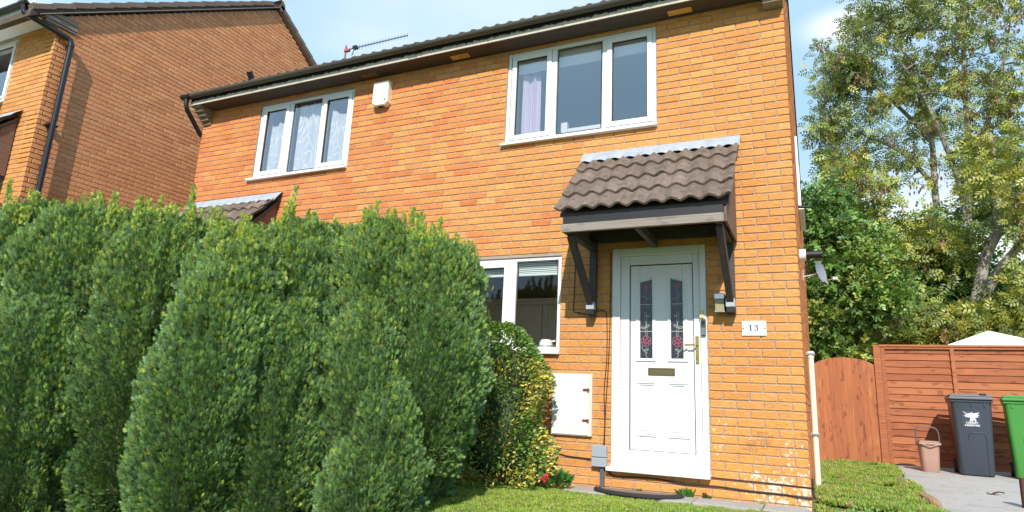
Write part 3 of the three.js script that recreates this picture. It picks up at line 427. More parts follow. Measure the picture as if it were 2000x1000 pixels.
  obj('undercloak', [bar([X + 0.03, EV + 0.14 - s * 0.3, Z0 + 0.3], [X + 0.03, RY + 0.03, RZ], 0.10, 0.014, 0), bar([X + 0.03, EV + 0.14 - s * 0.3, Z1 - 0.3], [X + 0.03, RY + 0.031, RZ], 0.10, 0.014, 0)], M.corbel, rf);
  for (let i = 0; i < 18; i++) obj('ridge_tile', [plain(new THREE.CylinderGeometry(0.135, 0.135, 0.44, 14, 1, false, 0, Math.PI)).rotateZ(Math.PI / 2).rotateX(-Math.PI / 2).rotateX(0).translate(X + 0.09 - 0.22 - i * 0.45, RY + 0.08, RZ)], tileMats[i & 3], rf);
}

// ------------------------------------------------------------------ ground, paths
{
  const zs = [-120, -60, -30, -12, -8.4, -7, -6, -5, -4, -3, -2, -1, -0.5, 0, 0.5, 1, 2, 3, 5, 7, 20, 60, 120], xs = [-120, -60, -30, -12, -8, -4, -2, 0, 1, 2, 4, 8, 30, 60, 120], P = [], U = [], I = [];
  for (const z of zs) for (const x of xs) { P.push(x, gy(z) - 0.012, z); U.push(x, -z); }
  for (let j = 0; j < zs.length - 1; j++) for (let i = 0; i < xs.length - 1; i++) { const a = j * xs.length + i, b = a + 1, c = a + xs.length, d = c + 1; I.push(a, c, b, b, c, d); }
  const g = new THREE.BufferGeometry(); g.setAttribute('position', new THREE.Float32BufferAttribute(P, 3)); g.setAttribute('uv', new THREE.Float32BufferAttribute(U, 2)); g.setIndex(I); g.computeVertexNormals();
  struct('ground', g, M.ground);
  // concrete drive beside the house, with a slightly ragged edge to the grass
  const e = [], n = 40, R = rng(4); for (let i = 0; i <= n; i++) { const z = -5.1 + i * 5.6 / n; e.push([0.985 - 0.02 * (z + 5) / 5 + (R() - 0.5) * 0.05 + 0.03 * Math.sin(i * 1.3) + sstep(-4.4, -5.1, z) * 0.05, z]); }
  const DP = [], DU = [], DI = [];
  e.forEach(([x, z], i) => { for (const xx of [x, 1.6, 2.4, 3.6, x]) { const low = DP.length / 3 % 5 === 4; DP.push(xx, gy(z) + (low ? -0.05 : 0.012), z); DU.push(xx, -z); } if (i) { const a = (i - 1) * 5, b = i * 5; for (let k = 0; k < 3; k++) DI.push(a + k, b + k, a + k + 1, a + k + 1, b + k, b + k + 1); DI.push(a + 4, b + 4, a, a, b + 4, b); } });
  const dg = new THREE.BufferGeometry(); dg.setAttribute('position', new THREE.Float32BufferAttribute(DP, 3)); dg.setAttribute('uv', new THREE.Float32BufferAttribute(DU, 2)); dg.setIndex(DI); dg.computeVertexNormals();
  const dm = M.concrete.clone(); dm.side = THREE.DoubleSide; struct('driveway', dg, dm);
  // paving slabs along the foot of the wall
  const path = new THREE.Group(); path.name = 'path'; path.userData.kind = 'structure'; scene.add(path);
  [[-2.02, -1.50], [-1.49, -0.90], [-0.89, -0.36], [-0.35, -0.02]].forEach(([a, b], i) => obj('paving_slab', bx(a, b, -0.06, 0.014 + i * 0.002, 0.035, 0.375 - (i & 1) * 0.01, 0.008), M.slab, path));
}

// ------------------------------------------------------------------ things on and by the front wall
{
  const k = tag(obj('door_mat', [(() => { const s = new THREE.Shape(); s.absellipse(0, 0, 0.39, 0.27, Math.PI, 2 * Math.PI, false); s.closePath(); return plain(new THREE.ExtrudeGeometry(s, { depth: 0.012, bevelEnabled: true, bevelSize: 0.006, bevelThickness: 0.004, bevelSegments: 2, curveSegments: 40 })).rotateX(-Math.PI / 2); })()].map(g => g.translate(-1.385, 0.022, 0.165)), std([0.035, 0.03, 0.032], 0.9)), 'dark half-moon door mat on the slabs under the door', 'door mat');
  const mp = (() => { const s = new THREE.Shape(); s.absellipse(0, 0, 0.325, 0.205, Math.PI, 2 * Math.PI, false); s.closePath(); return plain(new THREE.ExtrudeGeometry(s, { depth: 0.008, bevelEnabled: false, curveSegments: 40 })).rotateX(-Math.PI / 2).translate(-1.385, 0.034, 0.185); })();
  obj('coir_pile', mp, std([0.27, 0.18, 0.12], 1, { map: sandGrain, bumpMap: sandGrain, bumpScale: 0.006 }), k);
  for (let r = 0; r < 2; r++) obj('rim_bead', tube(Array.from({ length: 21 }, (_, i) => { const a = Math.PI * i / 20; return [-1.385 - Math.cos(a) * (0.345 + r * 0.028), 0.04, 0.178 + Math.sin(a) * (0.222 + r * 0.025)]; }), 0.007, 40, 6), k.material, k);
}
{
  const t = thing('meter_box', 'white gas meter cupboard on the wall with rusty hinges', 'meter box', [-2.07, 0.46, 0]);
  obj('surround', framed(-0.206, 0.206, 0, 0.583, 0.012, 0.04, 0.012, 0.012, -0.005, 0.035), std([0.62, 0.59, 0.52], 0.6), t);
  const dirty = dataTex(256, 256, (u, v) => { const a = fbm(u, v, 5, 5, 4, 3), b = fbm(u, v, 30, 30, 3, 7); const d = sstep(0.60, 0.75, a * 0.5 + b * 0.5) * 0.5 + 0.2 * a; return [lerp(0.8, 0.58, d), lerp(0.79, 0.55, d), lerp(0.755, 0.49, d)]; }, true);
  obj('meter_door', poly([[-0.193, 0.013], [0.165, 0.013], [0.165, 0.570], [-0.193, 0.570]], 0.03, 0.003).translate(0, 0, 0.008), std(0xffffff, 0.5, { map: dirty }), t).geometry.attributes.uv.array.forEach((v, i, a) => a[i] = v * 2);
  const rust = std([0.16, 0.045, 0.02], 0.9);
  for (const y of [0.145, 0.43]) obj('hinge', [bx(0.115, 0.18, y - 0.012, y + 0.012, 0.040, 0.046, 0.002), cyl(0.17, y - 0.016, y + 0.016, 0.045, 0.008)], rust, t);
  obj('latch', [cyl(0, 0, 0.008, 0, 0.009).rotateX(Math.PI / 2).translate(-0.165, 0.29, 0.040)], M.black, t);
}
{
  const t = thing('cable_box', 'grey two-part cable box low on the wall beside the door', 'junction box', [-1.783, 0.2, 0]);
  const gm = std([0.33, 0.37, 0.41], 0.5);
  obj('upper_cover', bx(-0.07, 0.07, 0.085, 0.19, 0.002, 0.058, 0.006), gm, t); obj('lower_cover', bx(-0.07, 0.07, 0, 0.081, 0.002, 0.062, 0.006), gm, t);
  obj('conduit', bx(0.005, 0.045, -0.2, -0.002, 0.002, 0.035, 0.004), std([0.09, 0.1, 0.12], 0.5), t);
}
const cableM = std([0.022, 0.018, 0.02], 0.6);
const cable = (label, pts, r = 0.0045) => tag(obj('cable', tube(pts, r, pts.length * 10, 6), cableM), label, 'cable', 'cables on the house front');
cable('thin black cable running down the wall beside the door to the grey box', [[-1.70, 2.24, 0.006], [-1.70, 2.0, 0.006], [-1.703, 1.5, 0.006], [-1.715, 1.1, 0.007], [-1.735, 0.75, 0.006], [-1.742, 0.5, 0.006], [-1.742, 0.385, 0.012]]);
cable('black cable looping from the canopy brace to the kitchen window side', [[-2.07, 2.22, 0.006], [-2.075, 1.9, 0.006], [-2.08, 1.68, 0.006], [-2.075, 1.655, 0.006], [-1.95, 1.628, 0.006], [-1.87, 1.645, 0.01], [-1.83, 1.655, 0.007], [-1.76, 1.655, 0.006], [-1.735, 1.60, 0.006], [-1.73, 1.2, 0.007], [-1.752, 0.9, 0.006], [-1.744, 0.6, 0.006], [-1.75, 0.386, 0.012]]);
cable('thick black cable clipped under the door to the house corner', [[-1.74, 0.32, 0.02], [-1.725, 0.22, 0.025], [-1.68, 0.14, 0.012], [-1.6, 0.125, 0.008], [-1.4, 0.135, 0.008], [-1.25, 0.135, 0.008], [-1.0, 0.118, 0.009], [-0.7, 0.118, 0.008], [-0.5, 0.108, 0.008], [-0.2, 0.105, 0.008], [0.005, 0.094, 0.007], [0.012, 0.13, -0.1], [0.012, 0.2, -0.5]], 0.0075);
cable('black cable along the brick course from the door sill to the corner', [[-0.785, 0.19, 0.008], [-0.6, 0.187, 0.006], [-0.3, 0.184, 0.006], [-0.02, 0.176, 0.006], [0.009, 0.178, 0.004], [0.011, 0.23, -0.15]], 0.005);
cable('black cable leaving the grey box towards the bush', [[-1.855, 0.26, 0.02], [-1.95, 0.262, 0.007], [-2.1, 0.268, 0.006], [-2.25, 0.29, 0.007], [-2.4, 0.28, 0.006]], 0.006);
{
  const t = thing('wall_light', 'small brushed metal box lantern beside the door', 'wall light', [-0.665, 1.615, 0]);
  obj('back_plate', bx(-0.042, 0.05, 0, 0.165, 0.002, 0.03, 0.006), M.black, t);
  obj('lantern_body', [bx(-0.04, 0.05, 0.115, 0.168, 0.031, 0.12, 0.006), bx(-0.04, 0.05, -0.002, 0.012, 0.031, 0.12, 0.004)], M.steel, t);
  obj('lantern_glass', bx(-0.034, 0.044, 0.0125, 0.1145, 0.034, 0.112, 0.004), std([0.33, 0.30, 0.16], 0.25), t);
}
{
  const t = thing('house_number_plaque', 'white house number plaque reading 13 on the brick', 'number plaque', [-0.385, 1.478, 0.002]);
  const c = document.createElement('canvas'); c.width = 512; c.height = 330; const g = c.getContext('2d');
  g.fillStyle = '#e2e6ee'; g.fillRect(0, 0, 512, 330); g.fillStyle = '#15181c'; g.textAlign = 'center';
  g.font = 'bold 190px serif'; g.fillText('1', 180, 222); g.fillText('3', 305, 222);
  g.font = 'italic 62px serif'; g.fillStyle = '#3a4048'; g.fillText('Dolly View', 250, 290);
  const tx = new THREE.CanvasTexture(c); tx.colorSpace = THREE.SRGBColorSpace;
  obj('plate', bx(-0.102, 0.102, -0.066, 0.066, 0, 0.008, 0.003), std([0.78, 0.80, 0.84], 0.3), t);
  obj('number_print', new THREE.PlaneGeometry(0.196, 0.126).translate(0, 0, 0.0095), std(0xffffff, 0.35, { map: tx }), t);
  for (const x of [-0.09, 0.09]) obj('screw', cyl(0, 0, 0.006, 0, 0.006).rotateX(Math.PI / 2).translate(x, 0, 0.009), std([0.12, 0.12, 0.13], 0.4), t);
}
{
  const t = thing('doorbell', 'dark video doorbell on the white door frame above the handle', 'doorbell', [-0.818, 1.412, 0.005]);
  obj('bell_case', bx(-0.021, 0.021, 0, 0.152, 0, 0.024, 0.006), std([0.05, 0.05, 0.06], 0.35), t);
  obj('bell_plate', bx(-0.019, 0.019, 0.004, 0.072, 0.0245, 0.0265, 0.001), std([0.16, 0.18, 0.2], 0.4), t); obj('lens', cyl(0, 0, 0.006, 0, 0.012).rotateX(Math.PI / 2).translate(0, 0.118, 0.024), std([0.01, 0.01, 0.012], 0.1), t);
  const s = thing('door_chime_button', 'cream and brass bell push on the door frame above the dark doorbell', 'bell push', [-0.836, 1.575, 0.005]);
  obj('push_plate', bx(-0.016, 0.022, 0, 0.07, 0, 0.012, 0.003), std([0.72, 0.58, 0.28], 0.4), s); obj('push_button', cyl(0, 0, 0.006, 0, 0.008).rotateX(Math.PI / 2).translate(0.003, 0.045, 0.012), std([0.8, 0.75, 0.6], 0.4), s);
}
{
  const t = thing('alarm_box', 'cream burglar alarm box under the eaves between the upper windows', 'alarm box', [-4.69, 4.29, 0.002]);
  obj('alarm_cover', poly([[-0.105, 0.035], [-0.06, 0.0], [0.07, 0.0], [0.105, 0.035], [0.105, 0.31], [-0.105, 0.31]], 0.075, 0.012), std([0.78, 0.74, 0.60], 0.45), t);
  obj('strobe', bx(-0.05, 0.05, -0.012, 0.012, 0.01, 0.07, 0.006), std([0.5, 0.48, 0.4], 0.3), t); obj('tamper_hole', cyl(0, 0, 0.006, 0, 0.009).rotateX(Math.PI / 2).translate(0.08, 0.06, 0.086), M.black, t);
}
{
  const t = thing('satellite_dish', 'grey satellite dish on the house flank', 'satellite dish', [0.0, 2.5, -3.0]);
  const pts = Array.from({ length: 9 }, (_, i) => new THREE.Vector2(0.145 * i / 8, 0.04 * (i / 8) ** 2)), dm = std([0.22, 0.24, 0.28], 0.5); dm.side = THREE.DoubleSide;
  const d = obj('dish_reflector', new THREE.LatheGeometry(pts, 28), dm, t); d.position.set(0.185, 0.05, 0); d.quaternion.setFromUnitVectors(V(0, 1, 0), V(0.90, 0.18, 0.40).normalize());
  obj('feed_arm', [tube([[0.20, -0.07, 0.0], [0.29, -0.06, 0.02], [0.355, -0.045, 0.03]], 0.008, 10, 6), tube([[0.26, -0.06, 0.02], [0.29, -0.12, 0.02], [0.2, -0.14, 0.0]], 0.005, 10, 6)], M.steel, t);
  obj('feed_horn', bx(0.345, 0.41, -0.062, -0.02, 0.01, 0.05, 0.01), std([0.55, 0.55, 0.57], 0.4), t);
  obj('wall_bracket', [bx(0.002, 0.014, -0.06, 0.08, -0.06, 0.06), tube([[0.012, 0.0, 0], [0.12, 0.02, 0], [0.19, 0.05, 0]], 0.014, 8, 8)], M.steel, t);
}
{ // TV aerial on a mast behind the ridge line: boom, directors, folded reflector
  const t = thing('tv_aerial', 'television aerial with long boom above the roof edge', 'aerial', [-7.2, 0, -2]), am = std([0.18, 0.19, 0.24], 0.4, { metalness: 0.5 });
  obj('mast', [cyl(0.0, 5.6, 6.79, 0, 0.016)], std([0.28, 0.11, 0.07], 0.7), t);
  const P = k => [lerp(0.08, 1.33, k), lerp(6.69, 6.70, k), 0.02];
  const bm = obj('boom', bar(P(0), P(1), 0.016, 0.016, 0), am, t);
  for (let i = 0; i < 18; i++) { const k = 0.14 + i * 0.05, [x, y, z] = P(k); obj('director', bar([x - 0.035, y + 0.075, z - 0.04], [x + 0.035, y - 0.075, z + 0.04], 0.006, 0.006, 0, V(0, 0, 1)), am, bm); }
  obj('reflector', [...[0, 1, 2, 3, 4].map(i => bar([0.10 - 0.012 * i, 6.80 - 0.03 * i, -0.12], [0.30 - 0.012 * i, 6.62 - 0.03 * i, 0.12], 0.007, 0.007, 0)), bar([0.10, 6.81, -0.12], [0.05, 6.66, -0.12], 0.007, 0.007, 0), bar([0.30, 6.63, 0.12], [0.25, 6.48, 0.12], 0.007, 0.007, 0)], am, t);
  obj('dipole', [bx(0.18, 0.27, 6.67, 6.73, -0.02, 0.05, 0.008), bar([0.2, 6.72, -0.02], [0.27, 6.66, 0.1], 0.02, 0.02)], M.black, t);
  obj('clamp', bx(-0.02, 0.09, 6.66, 6.71, -0.02, 0.03, 0.005), std([0.45, 0.08, 0.08], 0.5), t);
}
// ------------------------------------------------------------------ what shows through the windows
function drape(name, label, cat, x0, x1, y0, y1, z, m, amp, waves, top, hem = 0) {
  const g = new THREE.PlaneGeometry(1, 1, 72, 16), p = g.attributes.position;
  for (let i = 0; i < p.count; i++) { const s = p.getX(i) + 0.5, v = p.getY(i) + 0.5, yt = top ? top(s) : y1; p.setXYZ(i, lerp(x0, x1, s), lerp(y0, yt, v), z + amp * Math.sin(s * waves * 6.28 + 0.8 * Math.sin(v * 3 + s * 4)) * (1 - 0.3 * v) + amp * 0.4 * Math.sin(s * waves * 15)); }
  g.computeVertexNormals(); return tag(obj(name, plain(g), m), label, cat);
}
const lace = dataTex(512, 512, (u, v) => { const w = fbm(u, v, 4, 3, 3, 3), s = Math.abs(Math.sin((u * 9 + 0.9 * Math.sin(v * 11 + w * 5) + w * 2.2) * Math.PI)), t = Math.abs(Math.sin((u * 5 - v * 1.5 + w * 3) * Math.PI)); const k = Math.max(sstep(0.90, 1.0, s) * 0.8 * sstep(0.35, 0.6, fbm(u, v, 5, 5, 2, 9)), sstep(0.95, 1, t) * 0.5) + 0.25 * (w - 0.5); return [lerp(0.50, 0.92, k), lerp(0.54, 0.93, k), lerp(0.60, 0.95, k)]; }, true);
const netM = new THREE.MeshStandardMaterial({ map: lace, roughness: 0.9, side: THREE.DoubleSide });
const lilac = new THREE.MeshStandardMaterial({ color: col(0.55, 0.48, 0.60), roughness: 0.9, side: THREE.DoubleSide });
drape('net_curtain', 'white net curtain behind the narrow first light of the net-curtained window', 'net curtain', -6.66, -6.30, 3.5, 4.5, -0.11, netM, 0.016, 3, s => 4.38 + 0.1 * s - 0.05 * Math.abs(Math.sin(s * 9)));
drape('net_curtain', 'white net curtain filling the middle light of the net-curtained window', 'net curtain', -6.17, -5.64, 3.5, 4.6, -0.11, netM, 0.02, 3, s => 4.60);
drape('net_curtain', 'white net curtain with dipped top behind the last light of the net-curtained window', 'net curtain', -5.60, -5.22, 3.5, 4.5, -0.11, netM, 0.014, 3, s => 4.47 - 0.13 * Math.sin(s * 3.1) + 0.02);
drape('curtain', 'pale lilac curtain inside the upper window over the porch', 'curtain', -2.82, -2.60, 3.5, 4.3, -0.16, lilac, 0.022, 2, s => 4.68);
const blindM = std([0.75, 0.73, 0.70], 0.8);
[[-2.88, -2.44, 'first'], [-2.38, -1.80, 'wide middle'], [-1.75, -1.30, 'last']].forEach(([a, b, w]) => { const t = thing('roller_blind', `rolled up white blind in the ${w} light of the window above the porch`, 'blind', [(a + b) / 2, 4.47, -0.11]); obj('blind_fabric', bx((a - b) / 2, (b - a) / 2, 0, 0.2, 0, 0.012, 0.004), blindM, t); obj('bottom_bar', bx((a - b) / 2, (b - a) / 2, -0.018, -0.001, -0.004, 0.016, 0.005), blindM, t); });
{ const t = thing('venetian_blind', 'pale green slatted blind drawn up in the kitchen window', 'blind', [-2.75, 2.085, -0.11]), m = std([0.62, 0.70, 0.64], 0.5); for (let i = 0; i < 7; i++) obj('blind_slat', bx(-0.45, 0.46, i * 0.02, i * 0.02 + 0.012, -0.02, 0.025, 0.002), m, t); obj('bottom_rail', bx(-0.45, 0.46, -0.026, -0.004, -0.02, 0.025, 0.004), m, t); }
{ const t = thing('headboard', 'white painted headboard standing inside the window above the porch', 'headboard', [-1.9, 2.62, -0.5]); obj('top_rail', bx(-0.48, 0.62, 1.17, 1.25, -0.03, 0.03, 0.01), M.white, t); obj('post', bx(-0.56, -0.481, 0, 1.33, -0.035, 0.035, 0.01), M.white, t); obj('post', bx(0.621, 0.70, 0, 1.33, -0.035, 0.035, 0.01), M.white, t); obj('panel', bx(-0.48, 0.62, 0.5, 1.169, -0.015, 0.015), M.white, t); }
{ const t = thing('table_lamp', 'pale pink lamp shade inside the window above the porch', 'lamp', [-2.2, 2.62, -1.6]), m = std([0.62, 0.42, 0.40], 0.9); m.side = THREE.DoubleSide; obj('lamp_shade', plain(new THREE.CylinderGeometry(0.09, 0.2, 0.26, 24, 1, true)).translate(0, 1.72, 0), m, t); obj('stem', [cyl(0, 0, 1.7, 0, 0.02), cyl(0, 0, 0.03, 0, 0.14)], M.brass, t); }
{ // kitchen: cream wall cupboards, a box added in place of a mirrored window, things on the sill
  const cream = std([0.72, 0.66, 0.52], 0.6);
  const c = thing('wall_cupboard', 'cream kitchen cupboards with cornice inside the ground floor window', 'cupboard', [-3.1, 0, -1.35]);
  obj('carcass', bx(-0.85, 1.15, 0.2, 1.95, -0.35, 0), cream, c); obj('cornice', [bx(-0.87, 1.16, 1.951, 1.99, -0.5, 0.05, 0.01), bx(-0.86, 1.16, 1.991, 2.02, -0.5, 0.08, 0.01)], cream, c);
  for (let i = 0; i < 4; i++) obj('cupboard_door', [...framed(-0.84 + i * 0.49, -0.36 + i * 0.49, 0.75, 1.93, 0.07, 0.07, 0.07, 0.07, 0.001, 0.022), bx(-0.77 + i * 0.49, -0.43 + i * 0.49, 0.82, 1.86, 0.001, 0.012)], cream, c);
  const g = thing('reflection_stand_in', 'added stand-in for a mirrored window, a white-framed cabinet inside the ground floor window', 'reflection', [-2.28, 1.55, -0.75]);
  obj('reflection_box', bx(-0.26, 0.30, 0, 0.50, -0.3, -0.02), std([0.42, 0.5, 0.6], 0.6), g); obj('reflection_frame', [...framed(-0.27, 0.02, 0, 0.5, 0.03, 0.03, 0.03, 0.03, -0.019, 0.01), ...framed(0.03, 0.31, 0, 0.5, 0.03, 0.03, 0.03, 0.03, -0.019, 0.01)], M.white, g);
  const w = thing('window_shelf', 'white worktop inside the kitchen window', 'worktop', [-2.75, 1.22, -0.5]); obj('worktop', bx(-0.6, 0.6, 0, 0.03, -0.25, 0.20, 0.005), M.white, w); obj('worktop_legs', [bx(-0.6, 0.6, -1.05, -0.001, -0.25, -0.23)], cream, w);
  const k = thing('kettle', 'white rounded kettle on the kitchen worktop behind the window', 'kettle', [-2.55, 1.25, -0.45]); obj('kettle_body', plain(new THREE.LatheGeometry([[0, 0], [0.085, 0.0], [0.09, 0.02], [0.07, 0.14], [0.05, 0.17], [0, 0.175]].map(p => new THREE.Vector2(...p)), 24)), M.white, k); obj('handle', tube([[0.06, 0.15, 0], [0.12, 0.15, 0], [0.125, 0.08, 0], [0.09, 0.03, 0]], 0.01, 16, 8), M.white, k);
  const r = thing('red_bottle', 'small red bottle on the kitchen worktop behind the glass', 'bottle', [-2.305, 1.25, -0.36]); obj('bottle_body', plain(new THREE.LatheGeometry([[0, 0], [0.033, 0], [0.034, 0.07], [0.028, 0.085], [0.012, 0.095]].map(p => new THREE.Vector2(...p)), 18)), std([0.75, 0.03, 0.02], 0.3), r); obj('cap', cyl(0, 0.094, 0.115, 0, 0.013), M.white, r);
  const j = thing('jar', 'small brown jar with green lid on the kitchen worktop', 'jar', [-2.40, 1.25, -0.36]); obj('jar_body', cyl(0, 0, 0.08, 0, 0.034, 0.034, 18), std([0.25, 0.11, 0.05], 0.3), j); obj('lid', cyl(0, 0.081, 0.1, 0, 0.036, 0.036, 18), std([0.2, 0.4, 0.1], 0.4), j);
}

// ------------------------------------------------------------------ foliage
function leafGeo(tris) { const P = [], N = [], U = []; for (const [a, b, c] of tris) { const n = V(...b).sub(V(...a)).cross(V(...c).sub(V(...a))).normalize(); for (const p of [a, b, c]) { P.push(...p); N.push(n.x, n.y, n.z); U.push(p[0], p[1]); } } const g = new THREE.BufferGeometry(); g.setAttribute('position', new THREE.Float32BufferAttribute(P, 3)); g.setAttribute('normal', new THREE.Float32BufferAttribute(N, 3)); g.setAttribute('uv', new THREE.Float32BufferAttribute(U, 2)); return g; }
function blade(x, y, z, a, L, w, lift, roll = 0) {                    // a rhombic scale leaf from (x,y,z), turned by a in the plane, lifted out of it
  const d = [Math.sin(a), Math.cos(a), lift], s = [Math.cos(a), -Math.sin(a), roll], m = (k, t) => [x + d[0] * L * t + s[0] * w * k, y + d[1] * L * t + s[1] * w * k, z + d[2] * L * t + s[2] * w * k];
  const A = m(0, 0), B = m(1, 0.45), C = m(0, 1), D = m(-1, 0.45); return [[A, B, C], [A, C, D]];
}
// a spray of cypress: stem along +y, leaflets fanning in the plane x,y
const spray = leafGeo([...blade(0, 0, 0, 0, 1.05, 0.06, 0.10), ...[[0.08, 0.85, 0.58, 0.16], [0.26, 0.72, 0.55, 0.02], [0.44, 0.62, 0.48, 0.2], [0.62, 0.5, 0.38, 0.08]].flatMap(([y, a, L, l], i) => [...blade(0, y, l * 0.3, a, L, 0.062, l + 0.14, 0.25), ...blade(0, y + 0.06, l * 0.3, -a, L, 0.062, l - 0.10, -0.3)])]);
const tuft = leafGeo(Array.from({ length: 7 }, (_, i) => { const a = i * 2.4, r = 0.14 + 0.16 * (i % 3) / 2, t = [Math.cos(a) * (0.35 + 0.1 * (i % 2)), 0.75 + 0.25 * ((i * 37) % 5) / 5, Math.sin(a) * (0.35 + 0.1 * (i % 2))], b = [Math.cos(a) * 0.04, r, Math.sin(a) * 0.04], s = [-Math.sin(a) * 0.09, 0.0, Math.cos(a) * 0.09]; const m = [(b[0] + t[0]) / 2, (b[1] + t[1]) / 2 - 0.04, (b[2] + t[2]) / 2]; return [[b, [m[0] + s[0], m[1], m[2] + s[2]], t], [b, t, [m[0] - s[0], m[1], m[2] - s[2]]]]; }).flat());
const leafM = (rough = 0.55, trans = 0.25) => new THREE.MeshPhysicalMaterial({ color: 0xffffff, roughness: rough, transmission: trans, thickness: 0, side: THREE.DoubleSide });
M.conifer = new THREE.MeshStandardMaterial({ color: 0xffffff, roughness: 0.42, side: THREE.DoubleSide });
M.leaf = leafM(0.5, 0.3);
const barkTex = dataTex(256, 512, (u, v) => { const a = fbm(u, v, 20, 8, 4, 3), b = fbm(u, v, 5, 9, 3, 8); const k = 0.6 + 0.6 * a; return lerp(k, k * 0.55, sstep(0.55, 0.65, b)); }, true, [2, 1]);
M.paleBark = std([0.40, 0.36, 0.31], 0.9, { map: barkTex, bumpMap: barkTex, bumpScale: 0.01 });
M.twig = std([0.22, 0.165, 0.12], 0.9);
M.inner = std([0.05, 0.075, 0.035], 1);  // core of the shrubs, shade between the leaves put into the colour
M.stem = std([0.13, 0.075, 0.045], 0.9);
function scatter(name, geo, m, items, parent) {                       // items = [x, y, z, dirx, diry, dirz, roll, size, r, g, b]
  const o = new THREE.InstancedMesh(geo, m, items.length), M4 = new THREE.Matrix4(), q = new THREE.Quaternion(), q2 = new THREE.Quaternion(), up = V(0, 1, 0), d = V(), c = new THREE.Color(), s = V();
  items.forEach((t, i) => { d.set(t[3], t[4], t[5]).normalize(); q.setFromUnitVectors(up, d); q2.setFromAxisAngle(up, t[6]); q.multiply(q2); s.setScalar(t[7]); o.setMatrixAt(i, M4.compose(V(t[0], t[1], t[2]), q, s)); o.setColorAt(i, c.setRGB(t[8], t[9], t[10])); });
  o.name = numbered(name); o.userData.kind = 'stuff'; parent.add(o); return o;
}
// a clipped conifer made of bulging upright lobes; lobes = [x, z, radius, height, base, lean x, lean z]
const bulge = t => t < 0.42 ? lerp(0.72, 1, sstep(-0.1, 0.42, t)) : Math.sqrt(Math.max(0.04, 1 - ((t - 0.42) / 0.60) ** 2));
const prof = t => t < 0.35 ? lerp(0.66, 1, sstep(-0.05, 0.35, t)) : t < 0.86 ? lerp(1, 0.90, sstep(0.35, 0.86, t)) : lerp(0.90, 0.50, (t - 0.86) / 0.14);
function coniferRadius(L, t, th, s) {
  const [x, z, r, h, b] = L, y = b + t * (h - b), cx = Math.cos(th), cz = Math.sin(th);
  const big = n3(x * 3 + cx * 1.5 + 9, y * 1.9 + 3, z * 3 + cz * 1.5, s) - 0.5, mid = n3(cx * 4 + 20 + x * 7, y * 4.6, cz * 4 + 9, s + 3) - 0.5, ridges = n3(cx * 6 + 30, y * 1.6, cz * 6 + z * 5, s + 7) - 0.5;
  return r * (h > 1.75 ? prof(t) : bulge(t)) * (1 + 0.38 * big + 0.42 * mid + 0.40 * ridges * sstep(0.2, 0.9, t));
}
